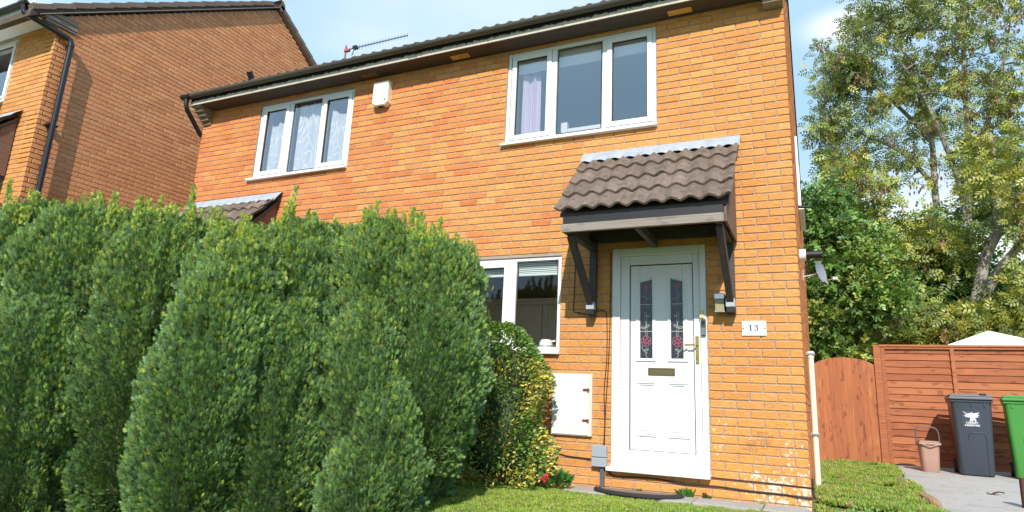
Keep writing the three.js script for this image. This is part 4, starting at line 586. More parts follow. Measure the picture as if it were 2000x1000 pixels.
function conifer(label, lobes, seed, density, group) {
  const R = rng(seed), t0 = thing('conifer_shrub', label, 'conifer', [lobes[0][0], 0, lobes[0][1]], 0, group), ox = lobes[0][0], oz = lobes[0][1];
  const items = [], cores = [], sprigs = [];
  for (const L of lobes) {
    const [x, z, r, h, b, lx = 0, lz = 0] = L, H = h - b, at = (t, th, rr) => [x + lx * t + Math.cos(th) * rr - ox, b + t * H, z + lz * t + Math.sin(th) * rr - oz];
    // closed dark core inside the lobe; shade of the depths put into its colour
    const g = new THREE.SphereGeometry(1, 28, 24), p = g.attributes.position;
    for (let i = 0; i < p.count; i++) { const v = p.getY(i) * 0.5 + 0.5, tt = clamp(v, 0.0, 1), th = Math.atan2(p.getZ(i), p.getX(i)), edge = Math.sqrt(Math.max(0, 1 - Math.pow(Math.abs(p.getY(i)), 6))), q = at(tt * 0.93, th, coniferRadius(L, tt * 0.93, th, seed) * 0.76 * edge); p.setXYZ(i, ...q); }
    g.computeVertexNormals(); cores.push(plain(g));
    const area = 2 * Math.PI * r * H, N = Math.round(area * density);
    const inOther = (px, py, pz) => lobes.some(K => { if (K === L) return false; const t = (py - K[4]) / (K[3] - K[4]); if (t < 0 || t > 1) return false; const dx = px - (K[0] + (K[5] || 0) * t), dz = pz - (K[1] + (K[6] || 0) * t), rr = coniferRadius(K, t, Math.atan2(dz, dx), seed); return dx * dx + dz * dz < rr * rr * 0.72; });
    for (let i = 0; i < N; i++) {
      const t = Math.pow(R(), 0.95), th = R() * 6.2832, toCam = Math.cos(th) * 0.5 + Math.sin(th); if (toCam < -0.5 && R() < 0.7) continue;
      const rr = coniferRadius(L, t, th, seed), k0 = at(t, th, rr), cl = (n3(k0[0] * 11 + 7, k0[1] * 8, k0[2] * 11 + 3, seed + 5) - 0.5) * 0.10 + (n3(k0[0] * 24, k0[1] * 15, k0[2] * 24 + 9, seed + 6) - 0.5) * 0.05, stray = R() < 0.10 ? R() * 0.045 : 0, dep = R() < 0.62 ? R() * 0.04 : R() * 0.12, q = at(t, th, rr - dep + 0.012 + cl + stray); if (inOther(q[0] + ox, q[1], q[2] + oz)) continue;
      
      const dn = 0.75 - 0.45 * t, nx = Math.cos(th), nz = Math.sin(th), up = t < 0.12 ? 0.1 : 0.45 + 1.0 * t + 0.3 * R();
      // yellow new growth in flecks; more near the tips, partly painting in the light there; older sprays are blue-green
      const youngLit = R() < 0.15 + 0.24 * sstep(0.45, 1.05, t * (h > 1.75 ? 1 : 0.8) + 0.6 * (n3(q[0] * 2.2, q[1] * 2.2, q[2] * 2.2, seed) - 0.5)), j = 0.6 + 0.8 * R();
      const c = youngLit ? [lerp(0.22, 0.33, R()) * j, lerp(0.35, 0.41, R()) * j, 0.065 * j] : R() < 0.55 ? [0.125 * j, 0.22 * j, 0.09 * j] : [0.16 * j, 0.285 * j, 0.075 * j];
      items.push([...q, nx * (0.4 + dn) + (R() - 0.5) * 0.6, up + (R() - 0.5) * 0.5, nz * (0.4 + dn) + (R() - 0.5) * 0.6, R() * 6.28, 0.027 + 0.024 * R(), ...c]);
    }
    // leading shoots standing above the clipped top
    const ns = h > 1.75 ? Math.round(14 + r * 34) : 0;
    for (let k = 0; k < ns; k++) { const th = R() * 6.28, rr = coniferRadius(L, 0.86 + 0.1 * R(), th, seed) * Math.sqrt(R()) * 0.95, t = 0.90 + 0.05 * R(), len = 0.12 + 0.24 * R() * R() + (R() < 0.16 ? 0.12 : 0), q = at(t, th, rr), tilt = [(R() - 0.5) * 0.3, 1, (R() - 0.5) * 0.3];
      q[1] += 0.02; const nn = Math.round(26 + len * 200);
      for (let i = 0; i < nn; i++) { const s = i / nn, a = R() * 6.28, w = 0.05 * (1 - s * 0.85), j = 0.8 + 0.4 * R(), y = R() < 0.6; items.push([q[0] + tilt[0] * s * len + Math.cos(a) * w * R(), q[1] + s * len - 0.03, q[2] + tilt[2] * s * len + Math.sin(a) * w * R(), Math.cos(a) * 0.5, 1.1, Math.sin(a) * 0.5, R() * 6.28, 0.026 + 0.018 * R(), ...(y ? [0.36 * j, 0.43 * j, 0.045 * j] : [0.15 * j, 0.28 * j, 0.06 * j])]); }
    }
  }
  obj('inner_core', cores, M.inner, t0);
  obj('trunk', lobes.map(L => cyl(L[0] - ox, -0.05, L[3] * 0.5, L[1] - oz, 0.05, 0.025, 8)), M.stem, t0);
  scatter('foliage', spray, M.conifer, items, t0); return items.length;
}
let nLeaf = 0;
const HG = 'clipped conifers grown together into a hedge';
nLeaf += conifer('broad bulging conifer at the house end of the hedge, by the variegated bush', [[-2.94, 1.44, 0.48, 2.06, 0.0], [-3.20, 1.50, 0.46, 2.12, 0.0], [-2.66, 1.72, 0.38, 1.95, 0.2], [-3.06, 1.88, 0.37, 2.10, 0.02], [-2.98, 2.08, 0.31, 1.45, -0.2], [-2.76, 2.12, 0.30, 0.86, -0.25], [-2.80, 2.32, 0.25, 0.44, -0.3], [-2.78, 1.78, 0.26, 0.9, -0.2]], 101, 11000, HG);
nLeaf += conifer('narrow upright conifer next to the broad one at the house end of the hedge', [[-3.68, 1.86, 0.42, 2.10, 0.0], [-3.60, 2.24, 0.31, 2.06, 0.0], [-3.42, 2.42, 0.30, 1.4, -0.25]], 202, 11000, HG);
nLeaf += conifer('front-most bulging conifer lobe of the hedge, standing nearest the camera', [[-4.02, 2.46, 0.38, 1.94, -0.2], [-3.72, 2.66, 0.30, 1.78, 0.0], [-3.76, 2.82, 0.36, 1.60, -0.35]], 303, 11000, HG);
nLeaf += conifer('tall conifer lobe of the hedge behind the front-most lobe, in front of the second porch', [[-4.95, 2.24, 0.42, 2.16, -0.1], [-4.40, 2.06, 0.50, 2.10, -0.1], [-4.72, 2.62, 0.40, 2.08, -0.25]], 404, 9500, HG);
nLeaf += conifer('wide conifer mass of the hedge in front of the drainpipe next door', [[-5.72, 2.30, 0.52, 2.26, -0.1], [-5.16, 2.54, 0.36, 2.14, -0.2], [-5.56, 2.78, 0.46, 2.16, -0.3], [-5.26, 3.06, 0.44, 1.36, -0.35]], 505, 9000, HG);
nLeaf += conifer('conifer at the far end of the hedge, cut by the picture edge', [[-6.65, 2.4, 0.60, 2.36, -0.1], [-6.12, 2.86, 0.46, 2.16, -0.3], [-7.45, 2.4, 0.66, 2.42, -0.1]], 606, 7500, HG);

// the variegated bush under the kitchen window
const oval = leafGeo([[[0, 0, 0], [0.26, 0.35, 0.06], [0, 0.5, -0.03]], [[0, 0, 0], [0, 0.5, -0.03], [-0.26, 0.35, 0.06]], [[0.26, 0.35, 0.06], [0, 1, 0.04], [0, 0.5, -0.03]], [[-0.26, 0.35, 0.06], [0, 0.5, -0.03], [0, 1, 0.04]], [[0.26, 0.35, 0.06], [0.18, 0.75, 0.05], [0, 1, 0.04]], [[-0.26, 0.35, 0.06], [0, 1, 0.04], [-0.18, 0.75, 0.05]]]);
{
  const t = thing('variegated_bush', 'yellow and green variegated evergreen bush under the kitchen window', 'bush', [-2.67, 0, 0.53]), R = rng(77), items = [], tw = [];
  const rad = (t, th) => { const y = t * 1.5; return (0.53 * (t < 0.5 ? lerp(0.9, 1, t / 0.5) : Math.sqrt(Math.max(0, 1 - ((t - 0.5) / 0.51) ** 2.4)))) * (1 + 0.55 * (n3(Math.cos(th) * 3 + 5, y * 3.2, Math.sin(th) * 3 + 5, 5) - 0.5)); };
  for (let i = 0; i < 17000; i++) {
    const tt = Math.pow(R(), 0.9), th = R() * 6.28, rr = rad(tt, th), dep = R() < 0.6 ? R() * 0.06 : R() * 0.2, r2 = Math.max(0.02, rr - dep), x = Math.cos(th) * r2 * 1.02, z = Math.sin(th) * r2 * 0.9, y = 0.03 + tt * 1.44; if (z < -0.44) continue;
    const bare = n3(x * 3.6 + 5, y * 3.6, z * 3.6 + 5, 9); if (y > 0.65 && y < 1.3 && bare > 0.6 && R() < 0.6) continue;
    const yel = R() < sstep(0.48, 0.68, n3(x * 4 + 3, y * 4, z * 4 + 8, 14) + 0.22 * (0.9 - y)) * 0.55 && y < 1.12, j = 0.75 + 0.5 * R();
    const c = yel ? (R() < 0.5 ? [0.75 * j, 0.58 * j, 0.07 * j] : [0.60 * j, 0.55 * j, 0.15 * j]) : R() < 0.5 ? [0.23 * j, 0.38 * j, 0.065 * j] : [0.12 * j, 0.22 * j, 0.045 * j];
    items.push([x, y, z, Math.cos(th) * 0.8 + (R() - 0.5) * 1.1, 0.35 + (R() - 0.5) * 1.2, Math.sin(th) * 0.8 + (R() - 0.5) * 1.1, R() * 6.28, 0.024 + 0.022 * R(), ...c]);
  }
  for (let i = 0; i < 26; i++) { const a = R() * 6.28, s = 0.9 + 0.25 * R(); items.push([Math.cos(a) * 0.12 - 0.1, 1.47 + 0.1 * R(), 0.15 + 0.1 * R(), R() - 0.5, 1, R() - 0.5, R() * 6, 0.035, 0.10, 0.19, 0.04]); }
  for (let i = 0; i < 150; i++) { const th = R() * 6.28, t1 = 0.25 + 0.68 * R(), r1 = rad(t1, th) * (0.9 + 0.09 * R()), p1 = [Math.cos(th) * r1, t1 * 1.46, Math.sin(th) * r1 * 0.88]; if (p1[2] < -0.42) continue; const k = 0.45 + 0.3 * R(); tw.push(tube([[p1[0] * 0.25, p1[1] * 0.35, p1[2] * 0.25], [p1[0] * k, p1[1] * 0.75 + 0.04, p1[2] * k], p1, [p1[0] * 1.0 + 0.08 * (R() - 0.5), p1[1] + 0.06 * (R() - 0.3), p1[2] + 0.06 * (R() - 0.5)]], 0.0035 + 0.002 * R(), 8, 4)); }
  obj('twigs', tw, std([0.20, 0.10, 0.05], 0.9), t); obj('trunk', [tube([[0.02, -0.03, 0], [0.0, 0.25, 0.02], [-0.06, 0.6, 0]], 0.022, 8, 6), tube([[0.04, -0.03, 0.02], [0.1, 0.25, 0.03], [0.16, 0.6, 0.05]], 0.018, 8, 6)], M.stem, t);
  const g = new THREE.SphereGeometry(1, 24, 18), p = g.attributes.position; for (let i = 0; i < p.count; i++) { const tt = p.getY(i) * 0.5 + 0.5, th = Math.atan2(p.getZ(i), p.getX(i)), e = Math.sqrt(Math.max(0, 1 - p.getY(i) ** 6)); const r = rad(tt * 0.9, th) * 0.62 * e; p.setXYZ(i, Math.cos(th) * r, 0.1 + tt * 1.2, Math.sin(th) * r * 0.85); } g.computeVertexNormals(); obj('inner_core', plain(g), M.inner, t);
  scatter('foliage', oval, leafM(0.35, 0.15), items, t);
}
{ // a low plant with a red flower at the foot of the bush
  const t = thing('flowering_plant', 'low leafy plant with one red flower at the foot of the variegated bush', 'plant', [-2.10, 0, 0.33]), R = rng(3), items = [];
  for (let i = 0; i < 130; i++) { const a = R() * 6.28, r = 0.13 * Math.sqrt(R()), j = 0.7 + 0.6 * R(); items.push([Math.cos(a) * r, 0.02 + 0.16 * R() * (1 - r * 4), Math.sin(a) * r * 0.8, Math.cos(a), 0.5 + R(), Math.sin(a), R() * 6, 0.05 + 0.03 * R(), 0.07 * j, 0.19 * j, 0.03 * j]); }
  scatter('foliage', oval, M.leaf, items, t);
  const pet = leafGeo(Array.from({ length: 12 }, (_, i) => { const a = i * 2.4, r = 0.012 + 0.0018 * i, h = 0.02 - 0.001 * i; const c = (q, k, y) => [Math.cos(q) * r * k, y, Math.sin(q) * r * k]; return [[c(a, 0.2, 0), c(a - 0.6, 1.3, h), c(a, 1.9, h * 0.9)], [c(a, 0.2, 0), c(a, 1.9, h * 0.9), c(a + 0.6, 1.3, h)]]; }).flat());
  const f = obj('flower_head', pet, new THREE.MeshStandardMaterial({ color: col(0.55, 0.012, 0.03), roughness: 0.6, side: THREE.DoubleSide }), t); f.position.set(-0.06, 0.10, 0.10); f.rotation.set(0.7, 0, 0); f.scale.setScalar(1.0);
  obj('stem', tube([[0, 0, 0], [-0.03, 0.05, 0.05], [-0.06, 0.10, 0.10]], 0.003, 8, 5), std([0.1, 0.2, 0.05]), t);
}
// grass: one patch of turf before the house, one beside it
function turf(label, n, seed, x0, x1, z0, z1, keep, tint, len) {
  const R = rng(seed), items = [];
  for (let i = 0; i < n; i++) { const x = lerp(x0, x1, R()), z = lerp(z0, z1, R()); if (!keep(x, z, R)) continue; const k = n3(x * 3, 0, z * 3, seed), k2 = n3(x * 11 + 3, 2, z * 11, seed + 5), j = 0.7 + 0.5 * R(), s = len * (0.6 + 0.7 * R()) * (0.7 + 0.6 * k2) * (z > 0 ? 0.6 + 0.4 * sstep(0.35, 0.9, z) : 1), dry = R() < tint.dry * (0.4 + 1.2 * k); const c = dry ? [0.46 * j, 0.36 * j, 0.16 * j] : [lerp(0.27, 0.40, k) * j, lerp(0.42, 0.50, k) * j, 0.06 * j]; items.push([x, gy(z) - 0.008, z, (R() - 0.5) * 0.9, 1, (R() - 0.5) * 0.9, R() * 6.28, s, ...c]); }
  const o = scatter('grass', tuft, M.leaf, items, scene); tag(o, label, null, null, 'stuff'); return items.length;
}
turf('short sunlit lawn in front of the house', 62000, 8, -4.2, 0.6, 0.30, 2.9, (x, z, R) => !(x > -2.06 && z < 0.385 + 0.035 * n3(x * 9, 1, 2, 3)), { dry: 0.10 }, 0.036);
turf('rough weedy grass between the house flank and the drive', 30000, 9, 0.04, 1.02, -4.98, 1.6, (x, z, R) => { const e = 0.985 - 0.02 * (z + 5) / 5; return x < e + (R() - 0.5) * 0.1 && n3(x * 4, 3, z * 4, 2) > 0.30 + 0.0 * R(); }, { dry: 0.22 }, 0.055);
turf('thin grass growing along the foot of the wall', 900, 10, -0.95, 0.05, 0.002, 0.05, (x, z, R) => n3(x * 7, 1, 0, 6) > 0.42 && R() < sstep(-1.0, -0.1, x) + 0.15, { dry: 0.1 }, 0.05);
turf('grass creeping over the slab edge', 500, 12, -0.45, 0.3, 0.34, 0.55, () => true, { dry: 0.1 }, 0.045);
{ // clover and plantain mixed into the rough grass
  const R = rng(71), it = []; for (let i = 0; i < 5200; i++) { const x = lerp(0.06, 0.98, R()), z = lerp(-4.95, 1.2, R()), k = n3(x * 5 + 3, 1, z * 5, 8); if (k < 0.42) continue; const a = R() * 6.28, j = 0.75 + 0.5 * R(), dead = R() < 0.16; it.push([x, gy(z) + 0.012 * R(), z, Math.cos(a), 0.5 + R(), Math.sin(a), R() * 6.28, 0.022 + 0.035 * R() * R(), ...(dead ? [0.30 * j, 0.19 * j, 0.09 * j] : [0.19 * j, 0.36 * j, 0.05 * j])]); }
  tag(scatter('ground_weeds', oval, M.leaf, it, scene), 'broad-leaved weeds mixed into the rough grass by the drive', null, null, 'stuff');
}
// weeds rooted in the joint between slabs and wall
[[-1.0, 0.03, 5, 0.10, 'weed with jagged leaves at the wall foot just past the door sill'], [-0.82, 0.025, 4, 0.07, 'small reddish weed at the wall foot between door and corner'], [-1.42, 0.03, 3, 0.05, 'tiny weed growing in the slab joint behind the door mat']].forEach(([x, z, n, s, l], q) => { const t = thing('weed', l, 'weed', [x, 0, z]), R = rng(q + 40), it = []; for (let i = 0; i < n * 5; i++) { const a = R() * 6.28, j = 0.8 + 0.4 * R(), rd = q === 1 && R() < 0.4; it.push([(R() - 0.5) * s, 0.01, (R()) * 0.02, Math.cos(a) * 0.7, 0.5 + R(), Math.abs(Math.sin(a)) * 0.6, R() * 6, s * (0.5 + 0.5 * R()), ...(rd ? [0.2 * j, 0.08 * j, 0.03 * j] : [0.09 * j, 0.22 * j, 0.03 * j])]); } scatter('foliage', oval, M.leaf, it, t); });

// ------------------------------------------------------------------ fence, gate, bins at the end of the drive
{
  const R = rng(31), FZ = -5.0, f = thing('timber_fence', 'red-brown lap fence panel behind the bins', 'fence', [0.95, 0.09, FZ]);
  for (let i = 0; i < 17; i++) {                                      // overlapping laps, lower edge wavy
    const y0 = 0.03 + i * 0.098, n = 24, P = []; const w = i < 8 ? 0.010 : 0.003;
    const bot = [], top = []; for (let k = 0; k <= n; k++) { const x = 0.06 + 1.72 * k / n; bot.push([x, y0 + (n3(k * 0.55, i * 3.1, 1, 4) - 0.5) * 2 * w]); top.push([x, y0 + 0.115]); }
    const g = poly([...bot, ...top.reverse()], 0.009).rotateX(-0.15).translate(0, 0, 0); const b = new THREE.Box3().setFromBufferAttribute(g.attributes.position); g.translate(0, y0 - b.min.y - w, -b.max.z + 0.022 + R() * 0.003);
    const u = g.attributes.uv; for (let k = 0; k < u.count; k++) u.setXY(k, u.getX(k) + i * 0.31, u.getY(k) + i * 0.17); obj('fence_slat', g, fenceMats[Math.floor(R() * 4)], f);
  }
  obj('batten', bx(0.02, 0.075, 0.0, 1.715, -0.01, 0.045, 0.004), fenceMats[0], f); obj('batten', bx(0.885, 0.935, 0.0, 1.69, 0.018, 0.048, 0.004), fenceMats[3], f); obj('batten', bx(1.76, 1.815, 0.0, 1.715, -0.01, 0.045, 0.004), fenceMats[0], f);
  obj('top_rail', bx(0.0, 1.84, 1.69, 1.72, -0.02, 0.06, 0.004), fenceMats[3], f); obj('batten', bx(0.075, 1.76, 1.655, 1.689, 0.018, 0.046, 0.004), fenceMats[1], f);
  const p = thing('fence_post', 'square red-brown timber post between gate and fence panel', 'fence post', [0.92, 0.05, FZ]); obj('post', bx(-0.045, 0.049, -0.1, 1.755, -0.045, 0.05, 0.006), fenceMats[1], p);
  const p2 = thing('fence_post', 'square timber post at the bin end of the fence', 'fence post', [2.86, 0.05, FZ]); obj('post', bx(-0.045, 0.045, -0.1, 1.755, -0.045, 0.05, 0.006), fenceMats[1], p2);
  const g = thing('garden_gate', 'arched red-brown boarded garden gate beside the house flank', 'gate', [0.06, 0.1, FZ]);
  for (let i = 0; i < 8; i++) { const a = i * 0.1015, b = a + 0.0985, h = x => 1.405 + 0.17 * Math.sqrt(Math.max(0, 1 - ((x - 0.405) / 0.435) ** 2)) - 0.06, pts = [[a, 0 - 0.01 * (i > 2)], [b, 0 - 0.01 * (i > 2)]]; for (let k = 0; k <= 4; k++) { const x = lerp(b, a, k / 4); pts.push([x, h(x)]); } const ge = poly(pts, 0.018, 0.002).translate(0, 0, R() * 0.003); const u = ge.attributes.uv; for (let k = 0; k < u.count; k++) u.setXY(k, u.getY(k) + i * 0.43, u.getX(k)); obj('gate_board', ge, fenceMats[Math.floor(R() * 4)], g); }
  obj('ledge', bx(0.02, 0.74, 0.25, 0.34, -0.025, -0.003), fenceMats[2], g); obj('ledge', bx(0.02, 0.74, 1.05, 1.14, -0.025, -0.003), fenceMats[2], g);
}
function binBody(w, d, h, taper, z0) {                                // tapered box with rounded upright edges
  const n = 6, ring = (s, y) => { const W = w / 2 * s, D = d / 2 * s, r = 0.05, o = []; for (const [sx, sz, a0] of [[1, 1, 0], [-1, 1, 1], [-1, -1, 2], [1, -1, 3]]) for (let i = 0; i <= n; i++) { const a = (a0 + i / n) * Math.PI / 2; o.push([sx * (W - r) + r * Math.cos(a), y, sz * (D - r) + r * Math.sin(a)]); } return o; };
  const rows = [0.0, 0.02, 0.5, 1].map(t => ring(lerp(taper, 1, t) * (t === 0 ? 0.97 : 1), t * h)), P = rows.flat(2), m = rows[0].length, I = [];
  for (let j = 0; j < rows.length - 1; j++) for (let i = 0; i < m; i++) { const a = j * m + i, b = j * m + (i + 1) % m, c = a + m, e = b + m; I.push(a, c, b, b, c, e); }
  for (const j of [0, rows.length - 1]) for (let i = 1; i < m - 1; i++) j ? I.push(j * m, j * m + i + 1, j * m + i) : I.push(0, i, i + 1);
  const g = new THREE.BufferGeometry(); g.setAttribute('position', new THREE.Float32BufferAttribute(P, 3)); g.setIndex(I); return plain(toCreasedNormals(g, 0.6));
}
function logoTex() {                                                  // council print: a dragon's head above two lines of lettering
  const c = document.createElement('canvas'); c.width = 320; c.height = 320; const g = c.getContext('2d'); g.fillStyle = '#3f4854'; g.fillRect(0, 0, 320, 320); g.fillStyle = '#e4e8ec'; g.strokeStyle = '#e4e8ec'; g.lineCap = 'round';
  g.beginPath(); g.moveTo(10, 18); g.quadraticCurveTo(70, 30, 80, 58); g.lineTo(150, 44); g.lineTo(166, 20); g.lineTo(180, 50); g.quadraticCurveTo(250, 50, 296, 22); g.quadraticCurveTo(280, 62, 236, 72); g.lineTo(300, 76); g.quadraticCurveTo(260, 104, 216, 104); g.lineTo(290, 112); g.quadraticCurveTo(230, 140, 200, 132); g.quadraticCurveTo(240, 170, 236, 206); g.lineTo(206, 210); g.quadraticCurveTo(212, 170, 180, 150); g.quadraticCurveTo(196, 190, 176, 208); g.lineTo(110, 208); g.quadraticCurveTo(150, 180, 130, 130); g.lineTo(40, 122); g.lineTo(84, 104); g.lineTo(20, 92); g.quadraticCurveTo(70, 84, 80, 70); g.quadraticCurveTo(50, 40, 10, 18); g.fill();
  g.fillStyle = '#3f4854'; g.beginPath(); g.arc(120, 84, 7, 0, 7); g.fill(); g.lineWidth = 5; g.strokeStyle = '#3f4854'; g.beginPath(); g.moveTo(96, 112); g.quadraticCurveTo(150, 104, 196, 118); g.stroke();
  g.fillStyle = '#eef0f2'; g.textAlign = 'center'; g.font = 'bold 50px sans-serif'; g.fillText('CARDIFF', 160, 256); g.font = 'bold 50px sans-serif'; g.fillText('CAERDYDD', 160, 306);
  const t = new THREE.CanvasTexture(c); t.colorSpace = THREE.SRGBColorSpace; return t;
}
function wheelieBin(label, p, turn, body, lid, print) {
  const t = thing('wheelie_bin', label, 'wheelie bin', p, turn, 'wheelie bins on the drive'), m = std(body, 0.4), lm = std(lid, 0.45), w = 0.44, d = 0.52, h = 0.93;
  obj('body', binBody(w, d, h, 0.82).translate(0, 0.02, 0), m, t);
  const slope = Math.atan(d / 2 * 0.18 / h), zf = d / 2 * 0.82, y0 = 0.02, onF = y => zf + (y - y0) / h * d / 2 * 0.18;
  const arch = [[0.09, 0.0], [0.095, 0.42], [0.085, 0.48], [0.05, 0.51], [-0.05, 0.51], [-0.085, 0.48], [-0.095, 0.42]].map(([x, y]) => [x + 0.03, 0.03 + y, onF(0.03 + y) + 0.001]);
  obj('front_rib', tube(arch, 0.006, 60, 6, 0.1), m, t);
  obj('rim', [...[bx(-w / 2 - 0.012, w / 2 + 0.012, 0.915, 0.95, -d / 2 - 0.01, d / 2 + 0.012, 0.01)], ...[-0.14, 0.0, 0.14].map(x => bx(x - 0.008, x + 0.008, 0.86, 0.914, d / 2 - 0.03, d / 2 + 0.006, 0.003))], m, t);
  const L = obj('lid', [bx(-w / 2 - 0.018, w / 2 + 0.018, 0.951, 0.985, -d / 2 - 0.02, d / 2 + 0.035, 0.012), bx(-w / 2 - 0.005, w / 2 + 0.005, 0.984, 1.01, -d / 2 + 0.0, d / 2 + 0.02, 0.011), bx(-w / 2 + 0.02, w / 2 - 0.02, 1.009, 1.022, -d / 2 + 0.03, d / 2 - 0.02, 0.006)], lm, t);
  obj('lid_handle', bx(0.10, 0.17, 1.0, 1.03, d / 2 - 0.05, d / 2 + 0.02, 0.006), M.black, L);
  obj('handle_bar', [tube([[-0.2, 0.97, -d / 2 - 0.01], [-0.2, 0.98, -d / 2 - 0.06], [0.2, 0.98, -d / 2 - 0.06], [0.2, 0.97, -d / 2 - 0.01]], 0.014, 30, 8, 0.1)], lm, t);
  for (const s of [-1, 1]) { const wh = obj('wheel', cyl(0, -0.022, 0.022, 0, 0.095, 0.095, 24).rotateZ(Math.PI / 2).translate(s * 0.19, 0.095, -d / 2 + 0.05), M.black, t); obj('hub', cyl(0, -0.025, 0.025, 0, 0.05, 0.05, 16).rotateZ(Math.PI / 2).translate(s * 0.19, 0.095, -d / 2 + 0.05), m, wh); }
  if (print) obj('council_print', new THREE.PlaneGeometry(0.20, 0.20).rotateX(slope).translate(-0.01, 0.71, onF(0.71) + 0.002), std(0xffffff, 0.4, { map: logoTex() }), t);
  return t;
}
wheelieBin('grey wheelie bin with white dragon print and lettering by the fence', [1.885, gy(-4.35), -4.36], -0.06, [0.042, 0.052, 0.070], [0.16, 0.165, 0.18], true);
wheelieBin('green wheelie bin at the edge of the picture beside the grey bin', [2.475, gy(-4.35), -4.34], -0.16, [0.06, 0.27, 0.05], [0.07, 0.29, 0.07], false);
{
  const t = thing('food_caddy', 'small brown food waste caddy with raised handle in front of the fence', 'caddy', [1.385, gy(-4.35) + 0.012, -4.36], 0.05), m = std([0.40, 0.245, 0.19], 0.5);
  obj('body', binBody(0.23, 0.24, 0.34, 0.84), m, t); const l = obj('lid', [bx(-0.128, 0.128, 0.341, 0.372, -0.13, 0.135, 0.012), bx(-0.11, 0.11, 0.371, 0.39, -0.11, 0.10, 0.01)], m, t);
  obj('lid_clasp', tube([[-0.10, 0.352, 0.138], [-0.05, 0.335, 0.142], [0.0, 0.318, 0.143], [0.05, 0.335, 0.142], [0.10, 0.352, 0.138]], 0.008, 24, 6), m, l);
  obj('carry_handle', tube([[-0.132, 0.33, 0], [-0.135, 0.45, 0.01], [-0.13, 0.53, 0.02], [-0.09, 0.57, 0.025], [0.06, 0.565, 0.025], [0.115, 0.53, 0.02], [0.132, 0.45, 0.01], [0.132, 0.33, 0]], 0.009, 60, 8, 0.4), std([0.13, 0.12, 0.14], 0.4), t);
}
{
  const t = thing('gazebo', 'white pyramid canopy of a gazebo behind the fence', 'gazebo', [3.13, 0.1, -9.0]), P = [], c = [0, 2.37, 0], q = [[-1.5, 1.72, -1.5], [1.5, 1.72, -1.5], [1.5, 1.72, 1.5], [-1.5, 1.72, 1.5]], tr = [];
  for (let i = 0; i < 4; i++) { const a = q[i], b = q[(i + 1) % 4], m = [(a[0] + b[0]) / 2 * 0.98, 1.70, (a[2] + b[2]) / 2 * 0.98]; tr.push([c, b, m], [c, m, a], [a, m, [m[0], 1.48, m[2]]], [a, [m[0], 1.48, m[2]], [a[0], 1.5, a[2]]], [m, b, [b[0], 1.5, b[2]]], [m, [b[0], 1.5, b[2]], [m[0], 1.48, m[2]]]); }
  obj('canopy', leafGeo(tr), new THREE.MeshStandardMaterial({ color: col(0.80, 0.78, 0.72), roughness: 0.9, side: THREE.DoubleSide }), t);
  for (const [x, , z] of q) obj('leg', cyl(x * 0.97, 0, 1.70, z * 0.97, 0.02), M.white, t);
}
{ // loose things near the drive
  const R = rng(12);
  const stone = (label, x, z, sx, sy, sz, turn, c) => { const g = new THREE.IcosahedronGeometry(1, 3), p = g.attributes.position; for (let i = 0; i < p.count; i++) { const v = V().fromBufferAttribute(p, i), k = Math.pow(Math.max(Math.abs(v.x), Math.abs(v.y), Math.abs(v.z)), -0.6) * (0.92 + 0.2 * n3(v.x * 2 + 5, v.y * 2 + sx * 40, v.z * 2 + 5, 3)); p.setXYZ(i, v.x * sx * k, v.y * sy * k, v.z * sz * k); } g.computeVertexNormals(); const o = obj('edging_stone', plain(g), std(c, 0.95, { map: sandGrain, bumpMap: sandGrain, bumpScale: 0.01 })); o.position.set(x, gy(z) + sy * 0.45, z); o.rotation.y = turn; tag(o, label, 'stone'); };
  stone('large sandy edging stone between grass and drive', 0.955, -1.15, 0.045, 0.045, 0.34, 0.06, [0.46, 0.27, 0.16]);
  stone('half buried brown edging stone further up the drive edge', 0.90, -2.75, 0.05, 0.03, 0.33, 0.03, [0.34, 0.20, 0.15]);
  stone('flat grey stone in the grass below the house corner', 0.28, 0.12, 0.10, 0.02, 0.07, 0.2, [0.42, 0.40, 0.38]);
  const lf = new THREE.PlaneGeometry(0.17, 0.055, 12, 4), p = lf.attributes.position; for (let i = 0; i < p.count; i++) { const s = p.getX(i) / 0.085, e = (1 - s * s) * (s > -0.2 ? 1 : 0.35); p.setXYZ(i, p.getX(i), 0.012 + 0.012 * Math.sin(s * 3) + Math.abs(p.getY(i)) * 0.4, -p.getY(i) * e); } lf.computeVertexNormals();
  const o = obj('dead_leaf', plain(lf), new THREE.MeshStandardMaterial({ color: col(0.10, 0.045, 0.03), roughness: 0.8, side: THREE.DoubleSide })); o.position.set(1.66, gy(-2.2) + 0.012, -2.2); o.rotation.y = 0.3; tag(o, 'curled dark dead leaf lying on the concrete drive', 'dead leaf');
  const ps = thing('timber_post', 'short dark brown timber post at the bottom corner by the drive', 'post', [1.725, 0.02, -1.35]); obj('post', bx(-0.035, 0.055, -0.1, 0.27, -0.04, 0.04, 0.006), std([0.09, 0.035, 0.022], 0.8, { map: woodFine }), ps);
}

